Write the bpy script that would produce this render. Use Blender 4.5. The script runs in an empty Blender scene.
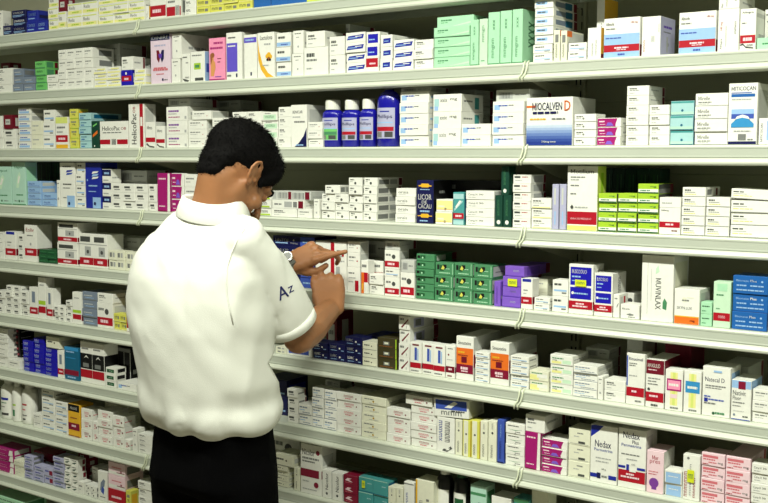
import bpy, bmesh, math, random
import numpy as np
from mathutils import Vector, Matrix, noise, Euler

random.seed(7)
C = bpy.context.scene.collection
SC = bpy.context.scene

# ------------------------------------------------------------------ camera
F_PX, PITCH, ROLL, YAW, DIST, CAM_Z = 1045.6, .0895, .0019, .6199, 2.2693, 1.6
fw = Vector((-math.sin(YAW)*math.cos(PITCH), math.cos(YAW)*math.cos(PITCH), -math.sin(PITCH)))
rt0 = Vector((math.cos(YAW), math.sin(YAW), 0))
up0 = rt0.cross(fw)
rt = rt0*math.cos(ROLL)+up0*math.sin(ROLL)
up = -rt0*math.sin(ROLL)+up0*math.cos(ROLL)
CAM = Vector((0, -DIST, CAM_Z))
cam_d = bpy.data.cameras.new('camera')
cam = bpy.data.objects.new('camera', cam_d); C.objects.link(cam)
cam_d.sensor_width = 36; cam_d.lens = F_PX*36/768
cam_d.clip_start = .05
m = Matrix((rt, up, -fw)).transposed().to_4x4(); m.translation = CAM
cam.matrix_world = m
SC.camera = cam

def ray(px, py):
    return (fw*F_PX + rt*(px-384) - up*(py-251.5))
def at(px, py, Y):
    """point of the place, on the plane at depth Y, that the photograph shows at px, py"""
    d = ray(px, py); t = (Y-CAM.y)/d.y
    return CAM+d*t
def X_at(px, z, Y):
    """x on the horizontal line (Y, z) for picture column px"""
    # solve (P-CAM).rt*F = (px-384)*(P-CAM).fw
    k = px-384
    # linear in x
    a = rt.x*F_PX - k*fw.x
    b = (rt.y*F_PX - k*fw.y)*(Y-CAM.y) + (rt.z*F_PX-k*fw.z)*(z-CAM.z)
    return -b/a
def Z_at(py, x, Y):
    k = -(py-251.5)
    a = up.z*F_PX - k*fw.z
    b = (up.x*F_PX-k*fw.x)*(x-CAM.x) + (up.y*F_PX-k*fw.y)*(Y-CAM.y)
    return CAM.z - b/a

# ------------------------------------------------------------------ materials
def lin(c):
    return tuple(((v/255)/12.92 if v/255 <= .04045 else ((v/255+.055)/1.055)**2.4) for v in c)+(1,)
_M = {}
def mat(name, rgb, rough=.5, metal=0, var=.04, scale=60, bump=0, spec=.5, emit=0, sub=0, bscale=None):
    if name in _M: return _M[name]
    m = bpy.data.materials.new(name); m.use_nodes = True
    nt = m.node_tree; b = nt.nodes['Principled BSDF']
    b.inputs['Roughness'].default_value = rough; b.inputs['Metallic'].default_value = metal
    b.inputs['Specular IOR Level'].default_value = spec
    tc = nt.nodes.new('ShaderNodeTexCoord'); no = nt.nodes.new('ShaderNodeTexNoise')
    no.inputs['Scale'].default_value = scale; no.inputs['Detail'].default_value = 3
    nt.links.new(tc.outputs['Object'], no.inputs['Vector'])
    cr = nt.nodes.new('ShaderNodeValToRGB')
    c = lin(rgb)
    cr.color_ramp.elements[0].position = .3; cr.color_ramp.elements[1].position = .7
    cr.color_ramp.elements[0].color = tuple(v*(1-var) for v in c[:3])+(1,)
    cr.color_ramp.elements[1].color = tuple(min(1, v*(1+var)) for v in c[:3])+(1,)
    nt.links.new(no.outputs['Fac'], cr.inputs['Fac'])
    nt.links.new(cr.outputs['Color'], b.inputs['Base Color'])
    if bump:
        n2 = nt.nodes.new('ShaderNodeTexNoise'); n2.inputs['Scale'].default_value = bscale or scale*4
        nt.links.new(tc.outputs['Object'], n2.inputs['Vector'])
        bp = nt.nodes.new('ShaderNodeBump'); bp.inputs['Strength'].default_value = bump; bp.inputs['Distance'].default_value = .002
        nt.links.new(n2.outputs['Fac'], bp.inputs['Height']); nt.links.new(bp.outputs['Normal'], b.inputs['Normal'])
    if sub:
        b.inputs['Subsurface Weight'].default_value = sub
        b.inputs['Subsurface Radius'].default_value = (.01, .004, .002)
        b.inputs['Subsurface Scale'].default_value = .5
    if emit:
        b.inputs['Emission Color'].default_value = c; b.inputs['Emission Strength'].default_value = emit
    _M[name] = m
    return m

PAL = dict(
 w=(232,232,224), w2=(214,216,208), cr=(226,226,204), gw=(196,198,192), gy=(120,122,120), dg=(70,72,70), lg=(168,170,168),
 bk=(14,14,16), nv=(16,20,74), bl=(28,42,150), rb=(24,20,168), mb=(60,84,172), lb=(150,186,226), sb=(28,94,168), cb=(52,140,196), bg=(120,132,150),
 vl=(96,80,196), li=(176,176,204), lk=(224,204,220), rd=(172,14,36), dr=(110,10,34), mr=(128,14,48), or_=(226,110,34), yo=(226,174,44),
 ye=(212,210,92), ly=(232,228,150), yg=(164,200,50), pg=(212,222,120), gr=(110,190,104), mg=(168,218,180), lm=(196,226,196), dgn=(16,62,48), gn=(72,134,92), tg=(70,150,150), lt=(164,204,206),
 mn=(176,214,196), te=(20,96,130), pk=(240,150,184), mgt=(160,22,108), pp=(126,88,196), ppd=(96,60,170), br=(150,90,50), ol=(64,58,34), sk=(214,150,90), pr=(206,110,120), lpk=(236,206,214), pv=(120,60,150),
 stk=(214,222,40), grb=(30,86,50),
 g0=(30,52,132), g1=(48,72,148), g2=(72,98,166), g3=(100,126,184), g4=(130,154,200), g5=(160,180,214), g6=(190,204,224), g7=(214,222,228))
def pm(c): return mat('paper_'+c, PAL[c], rough=.42, var=.03, scale=90, spec=.4)

# ------------------------------------------------------------------ text meshes
_T = {}
def text_geo(s, bold=True):
    if s in _T: return _T[s]
    cu = bpy.data.curves.new('t', 'FONT'); cu.body = s; cu.resolution_u = 2
    cu.offset = 0
    o = bpy.data.objects.new('t', cu); C.objects.link(o)
    dg = bpy.context.evaluated_depsgraph_get()
    me = bpy.data.meshes.new_from_object(o.evaluated_get(dg))
    vs = [v.co.copy() for v in me.vertices]; fs = [tuple(p.vertices) for p in me.polygons]
    bpy.data.objects.remove(o); bpy.data.curves.remove(cu); bpy.data.meshes.remove(me)
    if 'M' in s:    # deeper middle strokes, as on the packages
        for v in vs:
            if abs(v.y-.402) < .003: v.y = .21
            elif abs(v.y-.267) < .003: v.y = .05
    x0 = min(v.x for v in vs); x1 = max(v.x for v in vs); y0 = min(v.y for v in vs); y1 = max(v.y for v in vs)
    vs = [((v.x-x0)/(x1-x0), (v.y-y0)/(y1-y0)) for v in vs]
    if bold:        # heavier strokes: the same glyphs once more, a little to the side
        n = len(vs); e = .03/(x1-x0)*(y1-y0)
        vs = [(x*(1-e), y) for x, y in vs]+[(x*(1-e)+e, y) for x, y in vs]; fs = fs+[tuple(i+n for i in f) for f in fs]
    _T[s] = (vs, fs); return _T[s]

class MB:
    """collects faces with materials and links them as one mesh object"""
    def __init__(s): s.v = []; s.f = []; s.m = []; s.mats = []
    def mi(s, m):
        if m not in s.mats: s.mats.append(m)
        return s.mats.index(m)
    def add(s, vs, fs, m):
        k = len(s.v); s.v += [tuple(v) for v in vs]; i = s.mi(m)
        for f in fs: s.f.append(tuple(a+k for a in f)); s.m.append(i)
    def box(s, x0, y0, z0, x1, y1, z1, m, bev=0):
        if bev:
            bm = bmesh.new(); bmesh.ops.create_cube(bm, size=1)
            for v in bm.verts: v.co = Vector(((x0+x1)/2+v.co.x*(x1-x0), (y0+y1)/2+v.co.y*(y1-y0), (z0+z1)/2+v.co.z*(z1-z0)))
            bmesh.ops.bevel(bm, geom=bm.edges[:], offset=bev, segments=1, affect='EDGES')
            s.bm(bm, m); return
        s.add([(x0,y0,z0),(x1,y0,z0),(x1,y1,z0),(x0,y1,z0),(x0,y0,z1),(x1,y0,z1),(x1,y1,z1),(x0,y1,z1)],
              [(0,3,2,1),(4,5,6,7),(0,1,5,4),(1,2,6,5),(2,3,7,6),(3,0,4,7)], m)
    def bm(s, bm, m):
        bm.verts.index_update()
        s.add([v.co for v in bm.verts], [[v.index for v in f.verts] for f in bm.faces], m); bm.free()
    def lathe(s, prof, m, n=20, c=(0,0,0), sx=1, sy=1):
        vs = []; fs = []
        for r, z in prof:
            for k in range(n):
                a = 2*math.pi*k/n; vs.append((c[0]+r*sx*math.cos(a), c[1]+r*sy*math.sin(a), c[2]+z))
        for i in range(len(prof)-1):
            for k in range(n):
                k2 = (k+1) % n; fs.append((i*n+k, i*n+k2, (i+1)*n+k2, (i+1)*n+k))
        fs.append(tuple(reversed(range(n)))); fs.append(tuple(range((len(prof)-1)*n, len(prof)*n)))
        s.add(vs, fs, m)
    def extrude_x(s, prof, x0, x1, m):
        n = len(prof); vs = [(x0, y, z) for y, z in prof]+[(x1, y, z) for y, z in prof]
        fs = [(i, i+n, (i+1) % n+n, (i+1) % n) for i in range(n)]
        fs += [tuple(range(n)), tuple(reversed(range(n, 2*n)))]
        s.add(vs, fs, m)
    def mesh(s, name):
        me = bpy.data.meshes.new(name); me.from_pydata(s.v, [], s.f)
        for m in s.mats: me.materials.append(m)
        me.polygons.foreach_set('material_index', s.m); me.update(); return me
    def build(s, name, parent=None, smooth=False, loc=(0,0,0)):
        me = s.mesh(name)
        if smooth:
            for p in me.polygons: p.use_smooth = True
        o = bpy.data.objects.new(name, me); C.objects.link(o); o.location = loc
        if parent: o.parent = parent
        return o
def empty(name, loc=(0,0,0)):
    o = bpy.data.objects.new(name, None); C.objects.link(o); o.location = loc; o.empty_display_size = .05; return o
def tag(o, label=None, cat=None, group=None, kind=None):
    for k, v in (('label', label), ('category', cat), ('group', group), ('kind', kind)):
        if v: o[k] = v
    return o

# ------------------------------------------------------------------ printed cartons
def art(mb, spec, w, h, place):
    """draw the printing of one face: place(u, v, layer) -> point"""
    lay = 0
    for op in [q for q in spec.split('|') if q]:
        lay += 1
        k = op[0]; a = op[1:].split(',')
        if k in 'RLBTV^':
            u0, v0, u1, v1 = map(float, a[:4])
        if k == 'R':
            mb.add([place(u0,v0,lay), place(u1,v0,lay), place(u1,v1,lay), place(u0,v1,lay)], [(0,1,2,3)], pm(a[4]))
        elif k == 'L':      # a line of small print: uneven dashes
            rr = random.Random(int(u0*991+v0*577+u1*131)); u = u0
            while u < u1-.01:
                d = min(u1-u, rr.uniform(.05, .16)*(1 if w > .05 else 1.6))
                mb.add([place(u,v0,lay), place(u+d*.86,v0,lay), place(u+d*.86,v1,lay), place(u,v1,lay)], [(0,1,2,3)], pm(a[4]))
                u += d
        elif k == 'B':
            n = 9
            for i in range(n):
                x = u0+(u1-u0)*i/n; x2 = x+(u1-u0)/n*(.35+.35*((i*7) % 3)/2)
                mb.add([place(x,v0,lay), place(x2,v0,lay), place(x2,v1,lay), place(x,v1,lay)], [(0,1,2,3)], pm(a[4]))
        elif k in 'TV^':    # T level, V reading upwards, ^ reading downwards
            vs, fs = text_geo(','.join(a[5:]))
            if k == 'T': pts = [place(u0+(u1-u0)*x, v0+(v1-v0)*y, lay) for x, y in vs]
            elif k == 'V': pts = [place(u1-(u1-u0)*y, v0+(v1-v0)*x, lay) for x, y in vs]
            else: pts = [place(u0+(u1-u0)*y, v1-(v1-v0)*x, lay) for x, y in vs]
            mb.add(pts, fs, pm(a[4]))
        elif k == 'C':
            u, v, r = map(float, a[:3]); n = 14
            mb.add([place(u+r*h/w*math.cos(2*math.pi*i/n), v+r*math.sin(2*math.pi*i/n), lay) for i in range(n)], [tuple(range(n))], pm(a[3]))
        elif k == 'P':
            q = list(map(float, a[:-1]))
            pts = [place(q[i], q[i+1], lay) for i in range(0, len(q), 2)]
            mb.add(pts, [tuple(range(len(pts)))], pm(a[-1]))
_boxes = {}
def carton_mesh(dn, w, d, h, name):
    D = DES[dn]; key = (dn, round(w, 4), round(d, 3), round(h, 4), name)
    if key in _boxes: return _boxes[key]
    mb = MB(); base = pm(D['c'])
    b = min(.0007, w*.05, h*.05)
    mb.box(-w/2, 0, 0, w/2, d, h, base, bev=b)
    e = .00012
    art(mb, D['a'], w, h, lambda u, v, l: (-w/2+b+(w-2*b)*u, -e*l, b+(h-2*b)*v))
    art(mb, D.get('s', 'L.1,.3,.8,.42,lg'), d, h, lambda u, v, l: (w/2+e*l, b+(d-2*b)*u, b+(h-2*b)*v))
    # closing flap seam on the top and its thumb notch
    s = pm('gy')
    if w > .03: art(mb, 'R.02,.05,.98,.065,gy', w, d, lambda u, v, l: (-w/2+w*u, d*v, h+e))
    me = mb.mesh(name); _boxes[key] = me; return me
# ------------------------------------------------------------------ package designs
# c base colour, a front print, s print of the right side, d description for the label, k nick used by neighbours, n name, cat
TAR = 'R.82,0,.97,1,dr|L.1,.5,.6,.62,lg'     # the dark red warning stripe many side faces carry
DES = {
 # plain white kinds
 'wg':  dict(c='w', a='L.1,.62,.55,.74,dg|L.1,.3,.4,.36,lg', s='L.1,.5,.8,.6,lg', d='white medicine box with small grey print', k='grey printed white boxes', n='white_medicine_box'),
 'wg2': dict(c='w', a='L.08,.68,.7,.84,gy|L.08,.42,.5,.5,lg|L.6,.18,.9,.26,lg', s=TAR, d='white medicine box with two grey text lines', k='two-line white boxes', n='white_medicine_box'),
 'wgr': dict(c='gw', a='R.08,.2,.5,.8,lg|B.14,.25,.42,.75,gy|L.58,.5,.9,.6,gy', s=TAR, d='dull white box set back', k='set-back boxes', n='medicine_box'),  # white boxes; the shade deeper in the shelf is painted into their base grey
 'wsq': dict(c='w', a='L.1,.7,.42,.84,dg|C.5,.34,.17,dg|L.1,.5,.3,.56,gy|R.04,.0,.96,.03,lg', s='R.06,.2,.45,.8,gy|R.5,.2,.78,.8,lg|R.85,.05,.98,.95,dr', d='white box, dark round mark', k='round-mark boxes', n='white_medicine_box'),
 'wsm': dict(c='w', a='R.12,.5,.62,.75,dg|L.2,.25,.7,.38,gy', s='L.1,.4,.8,.6,gy|R.85,.1,.98,.9,dr', d='tiny white box, dark print', k='tiny white boxes', n='small_white_medicine_box'),
 'wsm2':dict(c='w', a='L.12,.6,.8,.72,gy|L.12,.35,.5,.42,lg', s='R.3,.2,.9,.8,gy', d='small white box, pale print', k='pale small boxes', n='small_white_medicine_box'),
 'wbl': dict(c='w', a='R.04,.2,.22,.7,lb|L.18,.55,.5,.68,mb|L.52,.6,.68,.68,dg', s='L.1,.4,.7,.6,lb|R.66,.2,.95,.8,te', d='white box, pale blue corner', k='blue corner boxes', n='white_medicine_box'),
 'wbt': dict(c='w', a='R.03,.3,.2,.75,lt|T.24,.55,.5,.78,gy,xxix|T.6,.6,.85,.76,dg,mg|R.03,.05,.18,.3,lb', s='L.1,.55,.5,.65,gy|R.6,.15,.8,.85,tg', d='deep white box, pale teal corner', k='teal-corner boxes', n='white_medicine_box'),
 'wcm': dict(c='w', a='L.08,.6,.4,.75,dg|L.08,.42,.3,.5,gy|C.42,.4,.14,gy|R0,0,1,.04,lg', d='white medicine box with small ring emblem', k='ring emblem boxes', n='white_medicine_box'),
 'wlt': dict(c='w', a='L.1,.66,.45,.8,dg|L.1,.5,.55,.58,gy|L.1,.2,.35,.26,lg', s=TAR, d='plain white box, faint heading', k='plain white boxes', n='white_medicine_box'),
 'wrp': dict(c='w', a='T.3,.42,.7,.72,pr,mmmmm|L.35,.22,.62,.34,pr|C.82,.4,.1,dr', s='L.1,.4,.7,.5,pr', d='white medicine box with faded red lettering', k='faded red lettered boxes', n='white_medicine_box'),
 'wrd': dict(c='lpk', a='R.04,.62,.72,.84,pr|L.06,.42,.6,.54,pr|L.3,.2,.66,.3,pr|T.72,.14,.94,.34,gy,mg|L.04,.06,.3,.12,rd', s='L.1,.4,.7,.6,pr|R.85,0,.96,1,rd', d='pale pink medicine box with red heading', k='pale pink red-print boxes', n='pink_medicine_box'),
 'wcr': dict(c='cr', a='L.1,.6,.5,.74,gy|C.48,.4,.14,yo|C.48,.42,.08,grb|L.3,.15,.7,.22,lg', s='L.1,.3,.8,.4,lg', d='cream medicine box with small green seal', k='cream sealed boxes', n='cream_medicine_box'),
 'wcs': dict(c='cr', a='R.15,.3,.45,.8,gy|R.55,.3,.8,.8,lg', d='tiny cream box with grey print', k='tiny cream boxes', n='small_cream_box'),
 'wpl': dict(c='cr', a='L.1,.6,.7,.7,lg|L.1,.3,.4,.36,lg', s='L.1,.5,.8,.6,lg', d='plain cream medicine box', k='plain cream boxes', n='cream_medicine_box'),
 'wcap':dict(c='w', a='L.1,.66,.6,.8,dg|R.08,.28,.92,.4,lb|R.6,.14,.9,.24,gy', s='L.1,.3,.8,.5,gy', d='white medicine box with pale blue line', k='pale blue line boxes', n='white_medicine_box'),
 'wpt': dict(c='w', a='L.1,.62,.62,.76,pv|L.1,.44,.5,.52,lg|L.1,.2,.66,.27,mgt|R.88,.1,.97,.3,lg', s='L.1,.4,.8,.6,lg', d='large white medicine box with purple heading', k='purple heading boxes', n='white_medicine_box'),
 'wor': dict(c='w', a='T.1,.38,.62,.7,gy,orais|R.1,.2,.5,.24,lg', s=TAR, d='white medicine box with grey script lettering', k='grey script boxes', n='white_medicine_box'),
 'wgp': dict(c='w', a='T.08,.45,.4,.72,dg,Corus H|T.46,.5,.62,.7,dg,30|L.08,.2,.36,.28,lg', s='L.1,.4,.8,.5,lg', d='long white medicine box with dark lettering', k='long white boxes', n='white_medicine_box'),
 'wgt': dict(c='w', a='R.06,.62,.4,.86,dg|L.5,.7,.84,.8,rd|L.1,.3,.5,.4,lg', s='R.2,.1,.8,.9,lg|R.85,0,1,1,dr', d='white box, black heading, red dose', k='red dose boxes', n='white_medicine_box'),
 'wmx': dict(c='w', a='L.08,.68,.5,.82,dg|L.08,.5,.66,.56,gy|R.04,.02,.96,.12,ly|R.1,.24,.4,.32,lg', s='L.1,.4,.8,.5,lg', d='white box, yellow base line', k='yellow base boxes', n='white_medicine_box'),
 'wxy': dict(c='w', a='R.55,.1,.95,.5,lm|R.05,.08,.5,.35,ly|L.08,.6,.6,.72,gn|T.1,.34,.3,.5,gy,mg', s='L.1,.5,.8,.6,lg', d='white box, green-yellow tint', k='green-yellow boxes', n='white_medicine_box'),
 'mir': dict(c='w', a='T.08,.46,.44,.78,dg,Mirelle|L.08,.24,.5,.34,gy|L.08,.12,.44,.18,lg|R0,0,1,.03,gy', s='L.1,.5,.8,.6,lg', d='white contraceptive box with dark lettering', k='dark lettered white boxes', n='white_medicine_box'),
 'big': dict(c='w', a='L.04,.66,.3,.78,dg|R.04,.48,.36,.54,lg|L.04,.28,.5,.34,ye|R0,0,1,.05,gy', s='L.1,.5,.8,.6,lg', d='wide white medicine box with grey print', k='wide white boxes', n='wide_white_medicine_box'),
 'wbr': dict(c='w', a='P.04,.24,.9,.34,.96,.8,.12,.66,bl|R.1,.42,.6,.5,lb|R.5,.56,.84,.64,w', s='R.1,.1,.9,.7,gw', d='white medicine box with blue brushstroke logo', k='blue brushstroke boxes', n='white_medicine_box'),
 'wbs': dict(c='w', a='P.2,.26,.86,.3,.88,.74,.22,.7,bl|R.3,.44,.7,.5,lb', s='R.1,.1,.9,.7,gw', d='narrow white medicine box with blue patch', k='blue patch boxes', n='white_medicine_box'),
 'wbq': dict(c='w', a='R.08,.1,.9,.84,rb|L.16,.34,.66,.44,lb', d='white box with a solid blue square', k='blue square boxes', n='blue_medicine_box'),
 'wrq': dict(c='w', a='R.02,.3,.98,.95,rd|L.3,.5,.8,.62,lpk', d='white box with a solid red panel', k='red panel box', n='red_medicine_box'),
 'wbb': dict(c='w', a='R.02,.24,.98,.8,mb|L.15,.42,.7,.56,w', d='white box with a blue front panel', k='blue panel box', n='blue_medicine_box'),
 'ygs': dict(c='w', a='R.02,.1,.98,.4,ly|T.1,.5,.5,.8,gy,Redu|R.02,.86,.98,.95,pg|L.3,.2,.8,.3,yg', s='R0,.1,1,.4,ly|L.1,.5,.8,.6,gy', d='white box with yellow-green stripes', k='yellow-green striped boxes', n='striped_medicine_box'),
 'yly': dict(c='w', a='R.03,.05,.97,.3,ly|L.1,.5,.8,.62,lg|R.3,.62,.9,.85,ly', s='R0,.1,1,.3,ly', d='white box with pale yellow bands', k='yellow band boxes', n='striped_medicine_box'),
 'ysm': dict(c='ye', a='T.1,.34,.55,.72,dg,mm|R.62,.3,.86,.7,gy|R0,0,1,.1,ly', s='R.1,.2,.8,.8,yo', d='small yellow pill box', k='small yellow boxes', n='yellow_medicine_box'),
 'yel': dict(c='ye', a='L.16,.6,.8,.78,gy|T.3,.3,.7,.5,dg,mg|R0,0,1,.06,yg', s='R.1,.2,.8,.8,yo', d='yellow medicine box with small dark print', k='yellow boxes', n='yellow_medicine_box'),
 'blu': dict(c='sb', a='L.1,.6,.5,.7,lb|R.7,.5,.94,.7,lb', s='R0,0,.1,1,nv', d='bright blue box with pale print', k='bright blue boxes', n='blue_medicine_box'),
 'nav': dict(c='nv', a='T.08,.54,.84,.82,w,SONRIDOR|R.06,.3,.9,.38,lb|L.1,.14,.7,.22,lb', s='R.1,.3,.9,.6,bl', d='navy medicine box with white lettering', k='navy boxes', n='navy_medicine_box'),
 'blv': dict(c='bl', a='T.08,.5,.8,.8,lb,CONTREX|L.1,.22,.7,.32,lb', s='R.1,.3,.9,.6,nv', d='royal blue medicine box with pale lettering', k='royal blue boxes', n='blue_medicine_box'),
 'bgr': dict(c='bg', a='L.1,.5,.7,.6,gw|R0,0,1,.08,gy|L.2,.25,.8,.32,lb', s='R.1,.2,.8,.8,gy', d='grey-blue medicine box', k='grey-blue boxes', n='grey_blue_medicine_box'),
 'grn': dict(c='gr', a='T.14,.45,.7,.75,grb,mmm|R0,.02,1,.14,gn', s='R.1,.1,.6,.9,gn|R.7,.1,.95,.9,dr', d='bright green medicine box', k='bright green boxes', n='green_medicine_box'),
 'brd': dict(c='rb', a='R.04,.28,.96,.64,rd|R.4,.72,.54,.88,w|L.3,.36,.7,.5,lpk', s='R.1,.2,.9,.8,gw', d='blue medicine box with red central band', k='red-banded blue box', n='blue_medicine_box'),
 'red': dict(c='dr', a='R.2,.3,.8,.7,gw|L.3,.45,.7,.55,gy', s='R.3,.2,.7,.8,gw', d='dark red box lying end-on', k='dark red box', n='red_medicine_box'),
 'wrb': dict(c='w', a='R0,.2,1,.44,rd|L.2,.27,.8,.36,lpk|T.1,.78,.7,.92,dg,mmnm|L.1,.6,.5,.66,gy', s='R0,.2,1,.44,dr|L.1,.6,.8,.7,lg', d='white carton with red lower band', k='red-banded cartons', n='red_banded_carton', cat='carton'),
 'wrb2':dict(c='w', a='R0,.16,1,.4,rd|L.3,.24,.7,.32,lpk|R.5,.5,.92,.86,lg|C.7,.66,.1,dg|L.08,.66,.42,.74,dg|L.06,.9,.7,.96,gy', s='R0,.16,1,.4,dr|R.1,.5,.8,.9,gw', d='white medicine box with red band and grey picture', k='red-banded picture boxes', n='red_banded_medicine_box'),
 'wrf': dict(c='w', a='R0,.18,1,.42,rd|L.12,.26,.6,.33,lpk|R.24,.5,.44,.86,lb|L.1,.9,.8,.96,dr|T.5,.5,.7,.86,gy,I', s='R0,.18,1,.42,dr', d='upright white carton with blue motif above red band', k='upright red-banded cartons', n='red_banded_carton', cat='carton'),
 'bar': dict(c='w', a='R0,.05,.6,.5,rd|B.62,.06,.9,.55,dg|R.92,.05,1,.5,rd|L.1,.7,.6,.8,gy', s='R.1,.2,.8,.8,gy', d='white box with red panel and barcode', k='barcoded box', n='red_banded_medicine_box'),
 'rw':  dict(c='w', a='R0,.1,1,.62,rd|L.15,.28,.7,.44,lpk', s='R.1,.2,.8,.8,gy', d='red and white medicine box', k='red and white box', n='red_banded_medicine_box'),
 # second shelf characters
 'bow': dict(c='lk', a='R0,.88,1,1,nv|T.06,.9,.94,.97,gw,DINIRE|P.3,.68,.42,.68,.52,.56,.42,.42,.32,.5,dr|P.7,.68,.58,.68,.48,.56,.58,.42,.68,.5,nv|P.4,.6,.6,.6,.56,.52,.44,.52,ppd|L.2,.76,.8,.79,li|L.12,.26,.9,.3,pr|L.15,.3,.8,.33,pr|L.28,.18,.7,.2,pr|R.58,.05,.66,.1,nv|L.7,.06,.88,.08,gy', s='R.1,.1,.9,.9,gw', d='tall lilac carton with red and navy ribbon emblem', k='lilac ribbon carton', n='lilac_carton', cat='carton'),
 'wup': dict(c='w', a='L.15,.86,.8,.9,dg|L.3,.7,.6,.73,gy|C.5,.3,.05,lg', s='L.2,.4,.7,.5,lg', d='plain white upright carton', k='plain white cartons', n='white_carton', cat='carton'),
 'wyl': dict(c='w', a='R.24,.4,.72,.62,yg|R.32,.46,.62,.56,gn|R.3,.02,.9,.12,dg|L.1,.86,.8,.9,gy', s='R0,0,1,1,lb|R.1,.3,.6,.6,mb', d='white carton with yellow-green square', k='carton with yellow-green square', n='white_carton', cat='carton'),
 'wcu': dict(c='w', a='P0,.12,.3,.02,.7,.0,.98,.04,.4,.1,dg|L.5,.66,.85,.7,gy|L.1,.86,.7,.9,dg|T.4,.12,.9,.18,dg,mm', s='L.2,.4,.7,.5,lg', d='white carton with dark curve at its foot', k='carton with dark curve', n='white_carton', cat='carton'),
 'pnk': dict(c='pk', a='L.3,.86,.9,.91,mgt|L.06,.74,.9,.79,mgt|P.1,.1,.3,.1,.42,.3,.4,.42,.3,.48,.32,.6,.2,.64,.12,.5,sk|C.24,.6,.06,br|P.08,.62,.2,.66,.22,.5,.1,.36,br|L.55,.5,.8,.52,dr|L.55,.42,.75,.44,dr|R0,.0,1,.03,mgt|L.4,.07,.8,.09,ppd', s='R.1,.1,.9,.9,lpk', d='pink carton with drawing of a pregnant woman', k='pink carton', n='pink_carton', cat='carton'),
 'vio': dict(c='w', a='R.02,.16,.72,.78,vl|L.1,.88,.6,.91,dg|L.1,.7,.6,.73,w|R.62,.04,.72,.12,nv|R.04,.06,.3,.1,gy', s='L.2,.3,.8,.4,lg', d='tall white carton with violet block', k='violet block carton', n='violet_and_white_carton', cat='carton'),
 'vi2': dict(c='w', a='R0,.82,1,.94,vl|L.1,.86,.8,.9,lb|R.5,.06,.62,.14,nv', s='L.2,.3,.8,.4,lg', d='tall white carton with violet top stripe', k='violet-topped carton', n='violet_and_white_carton', cat='carton'),
 'bee': dict(c='w', a='P0,.92,.1,.6,.3,.3,.62,.1,.98,.0,.5,.0,.2,.18,.04,.4,yo|T.16,.84,.9,.94,dg,Lactulona|L.4,.72,.8,.76,lg|C.68,.5,.06,yo|C.58,.47,.05,yo|C.78,.46,.05,yo|C.68,.41,.045,br|C.6,.39,.03,bk|C.76,.39,.03,bk|L.3,.26,.7,.28,lg', s='L.2,.3,.8,.4,lg', d='white carton with yellow crescent and flower', k='yellow crescent carton', n='yellow_and_white_carton', cat='carton'),
 'lbs': dict(c='w', a='R0,.06,1,.34,lb|L.1,.6,.6,.76,dg|L.3,.14,.8,.22,mb|R0,.0,1,.02,gy', s='L.2,.3,.8,.4,lg', d='white medicine box with light blue stripe', k='light blue striped boxes', n='blue_striped_medicine_box'),
 'gbx': dict(c='mg', a='L.1,.62,.42,.76,gn|L.1,.44,.3,.5,gn|P.5,.1,1,.3,1,.5,.4,.1,lm|R0,0,1,.03,gn', s='L.1,.3,.8,.6,gn', d='wide mint green medicine box', k='wide mint boxes', n='green_medicine_box'),
 'gup': dict(c='mg', a='V.3,.12,.62,.5,gn,mmgnm|V.4,.66,.6,.86,gn,xxx|R0,0,1,.02,gn', s='V.3,.3,.7,.8,gn,xxxx|R.0,.0,1,.03,gn', d='upright mint green carton', k='mint cartons', n='green_carton', cat='carton'),
 'gu2': dict(c='lm', a='V.35,.5,.7,.86,gn,mmgn|R.2,.08,.7,.1,gn', s='V.3,.3,.7,.8,gn,xxxx', d='paler mint green upright carton', k='pale mint carton', n='green_carton', cat='carton'),
 'slb': dict(c='w', a='R.08,.4,.7,.8,lb|L.14,.52,.6,.66,dg|L.1,.15,.5,.22,lg|R0,0,1,.04,gy', s='R.1,.2,.5,.8,bg|R.5,.1,.8,.9,te|R.86,0,1,1,dr', d='white medicine box with light blue patch', k='pale blue patch boxes', n='white_medicine_box'),
 'wsp': dict(c='cr', a='V.3,.1,.6,.55,dg,mmnnm|R.2,.6,.8,.86,gy', s='P0,.5,.3,.95,1,.95,1,.0,0,0,gw|R.0,.8,.3,1,or_', d='slim cream upright carton', k='slim cream cartons', n='cream_carton', cat='carton'),
 'cyl': dict(c='w', a='V.3,.08,.42,.5,gy,mmmnmn|V.6,.1,.7,.6,gy,mmnmn', s='R0,0,1,1,yo|R0,0,1,.15,dr', d='white upright carton with yellow side', k='yellow-sided carton', n='cream_carton', cat='carton'),
 'lbr': dict(c='w', a='R0,0,1,.14,lb|R0,.14,1,.32,rd|R0,.32,1,.6,lb|T.05,.82,.28,.9,dg,Allexofe|T.76,.84,.94,.9,rd,180 mg|L.05,.72,.34,.75,gy|L.05,.48,.5,.51,mb|L.3,.22,.7,.26,lpk|L.36,.18,.64,.2,lpk|L.4,.05,.6,.09,mb', s='R0,0,1,.3,dr|R.1,.5,.8,.8,gw', d='large white, light blue and red carton', k='large red-and-blue banded carton', n='large_banded_carton', cat='carton'),
 'wli': dict(c='w', a='V.08,.1,.16,.4,rd,mmnm|B.5,.34,.7,.5,lg|V.9,.6,.96,.8,lg,mmm', s='R0,0,1,1,li|L.2,.72,.8,.78,ppd|L.2,.6,.7,.63,gy|C.5,.3,.06,gy|R.4,.1,.5,.5,lg', d='white carton with lilac side', k='lilac-sided carton', n='white_carton', cat='carton'),
 'wrv': dict(c='w', a='V.1,.04,.22,.3,dg,Allegra|V.1,.5,.22,.7,rd,180 mg|V.36,.1,.42,.6,lg,mmnmnnm|V.8,.4,.88,.7,gy,mmnn', s='L.2,.3,.8,.4,lg', d='white carton with vertical black and red lettering', k='vertical red-lettered carton', n='white_carton', cat='carton'),
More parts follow.
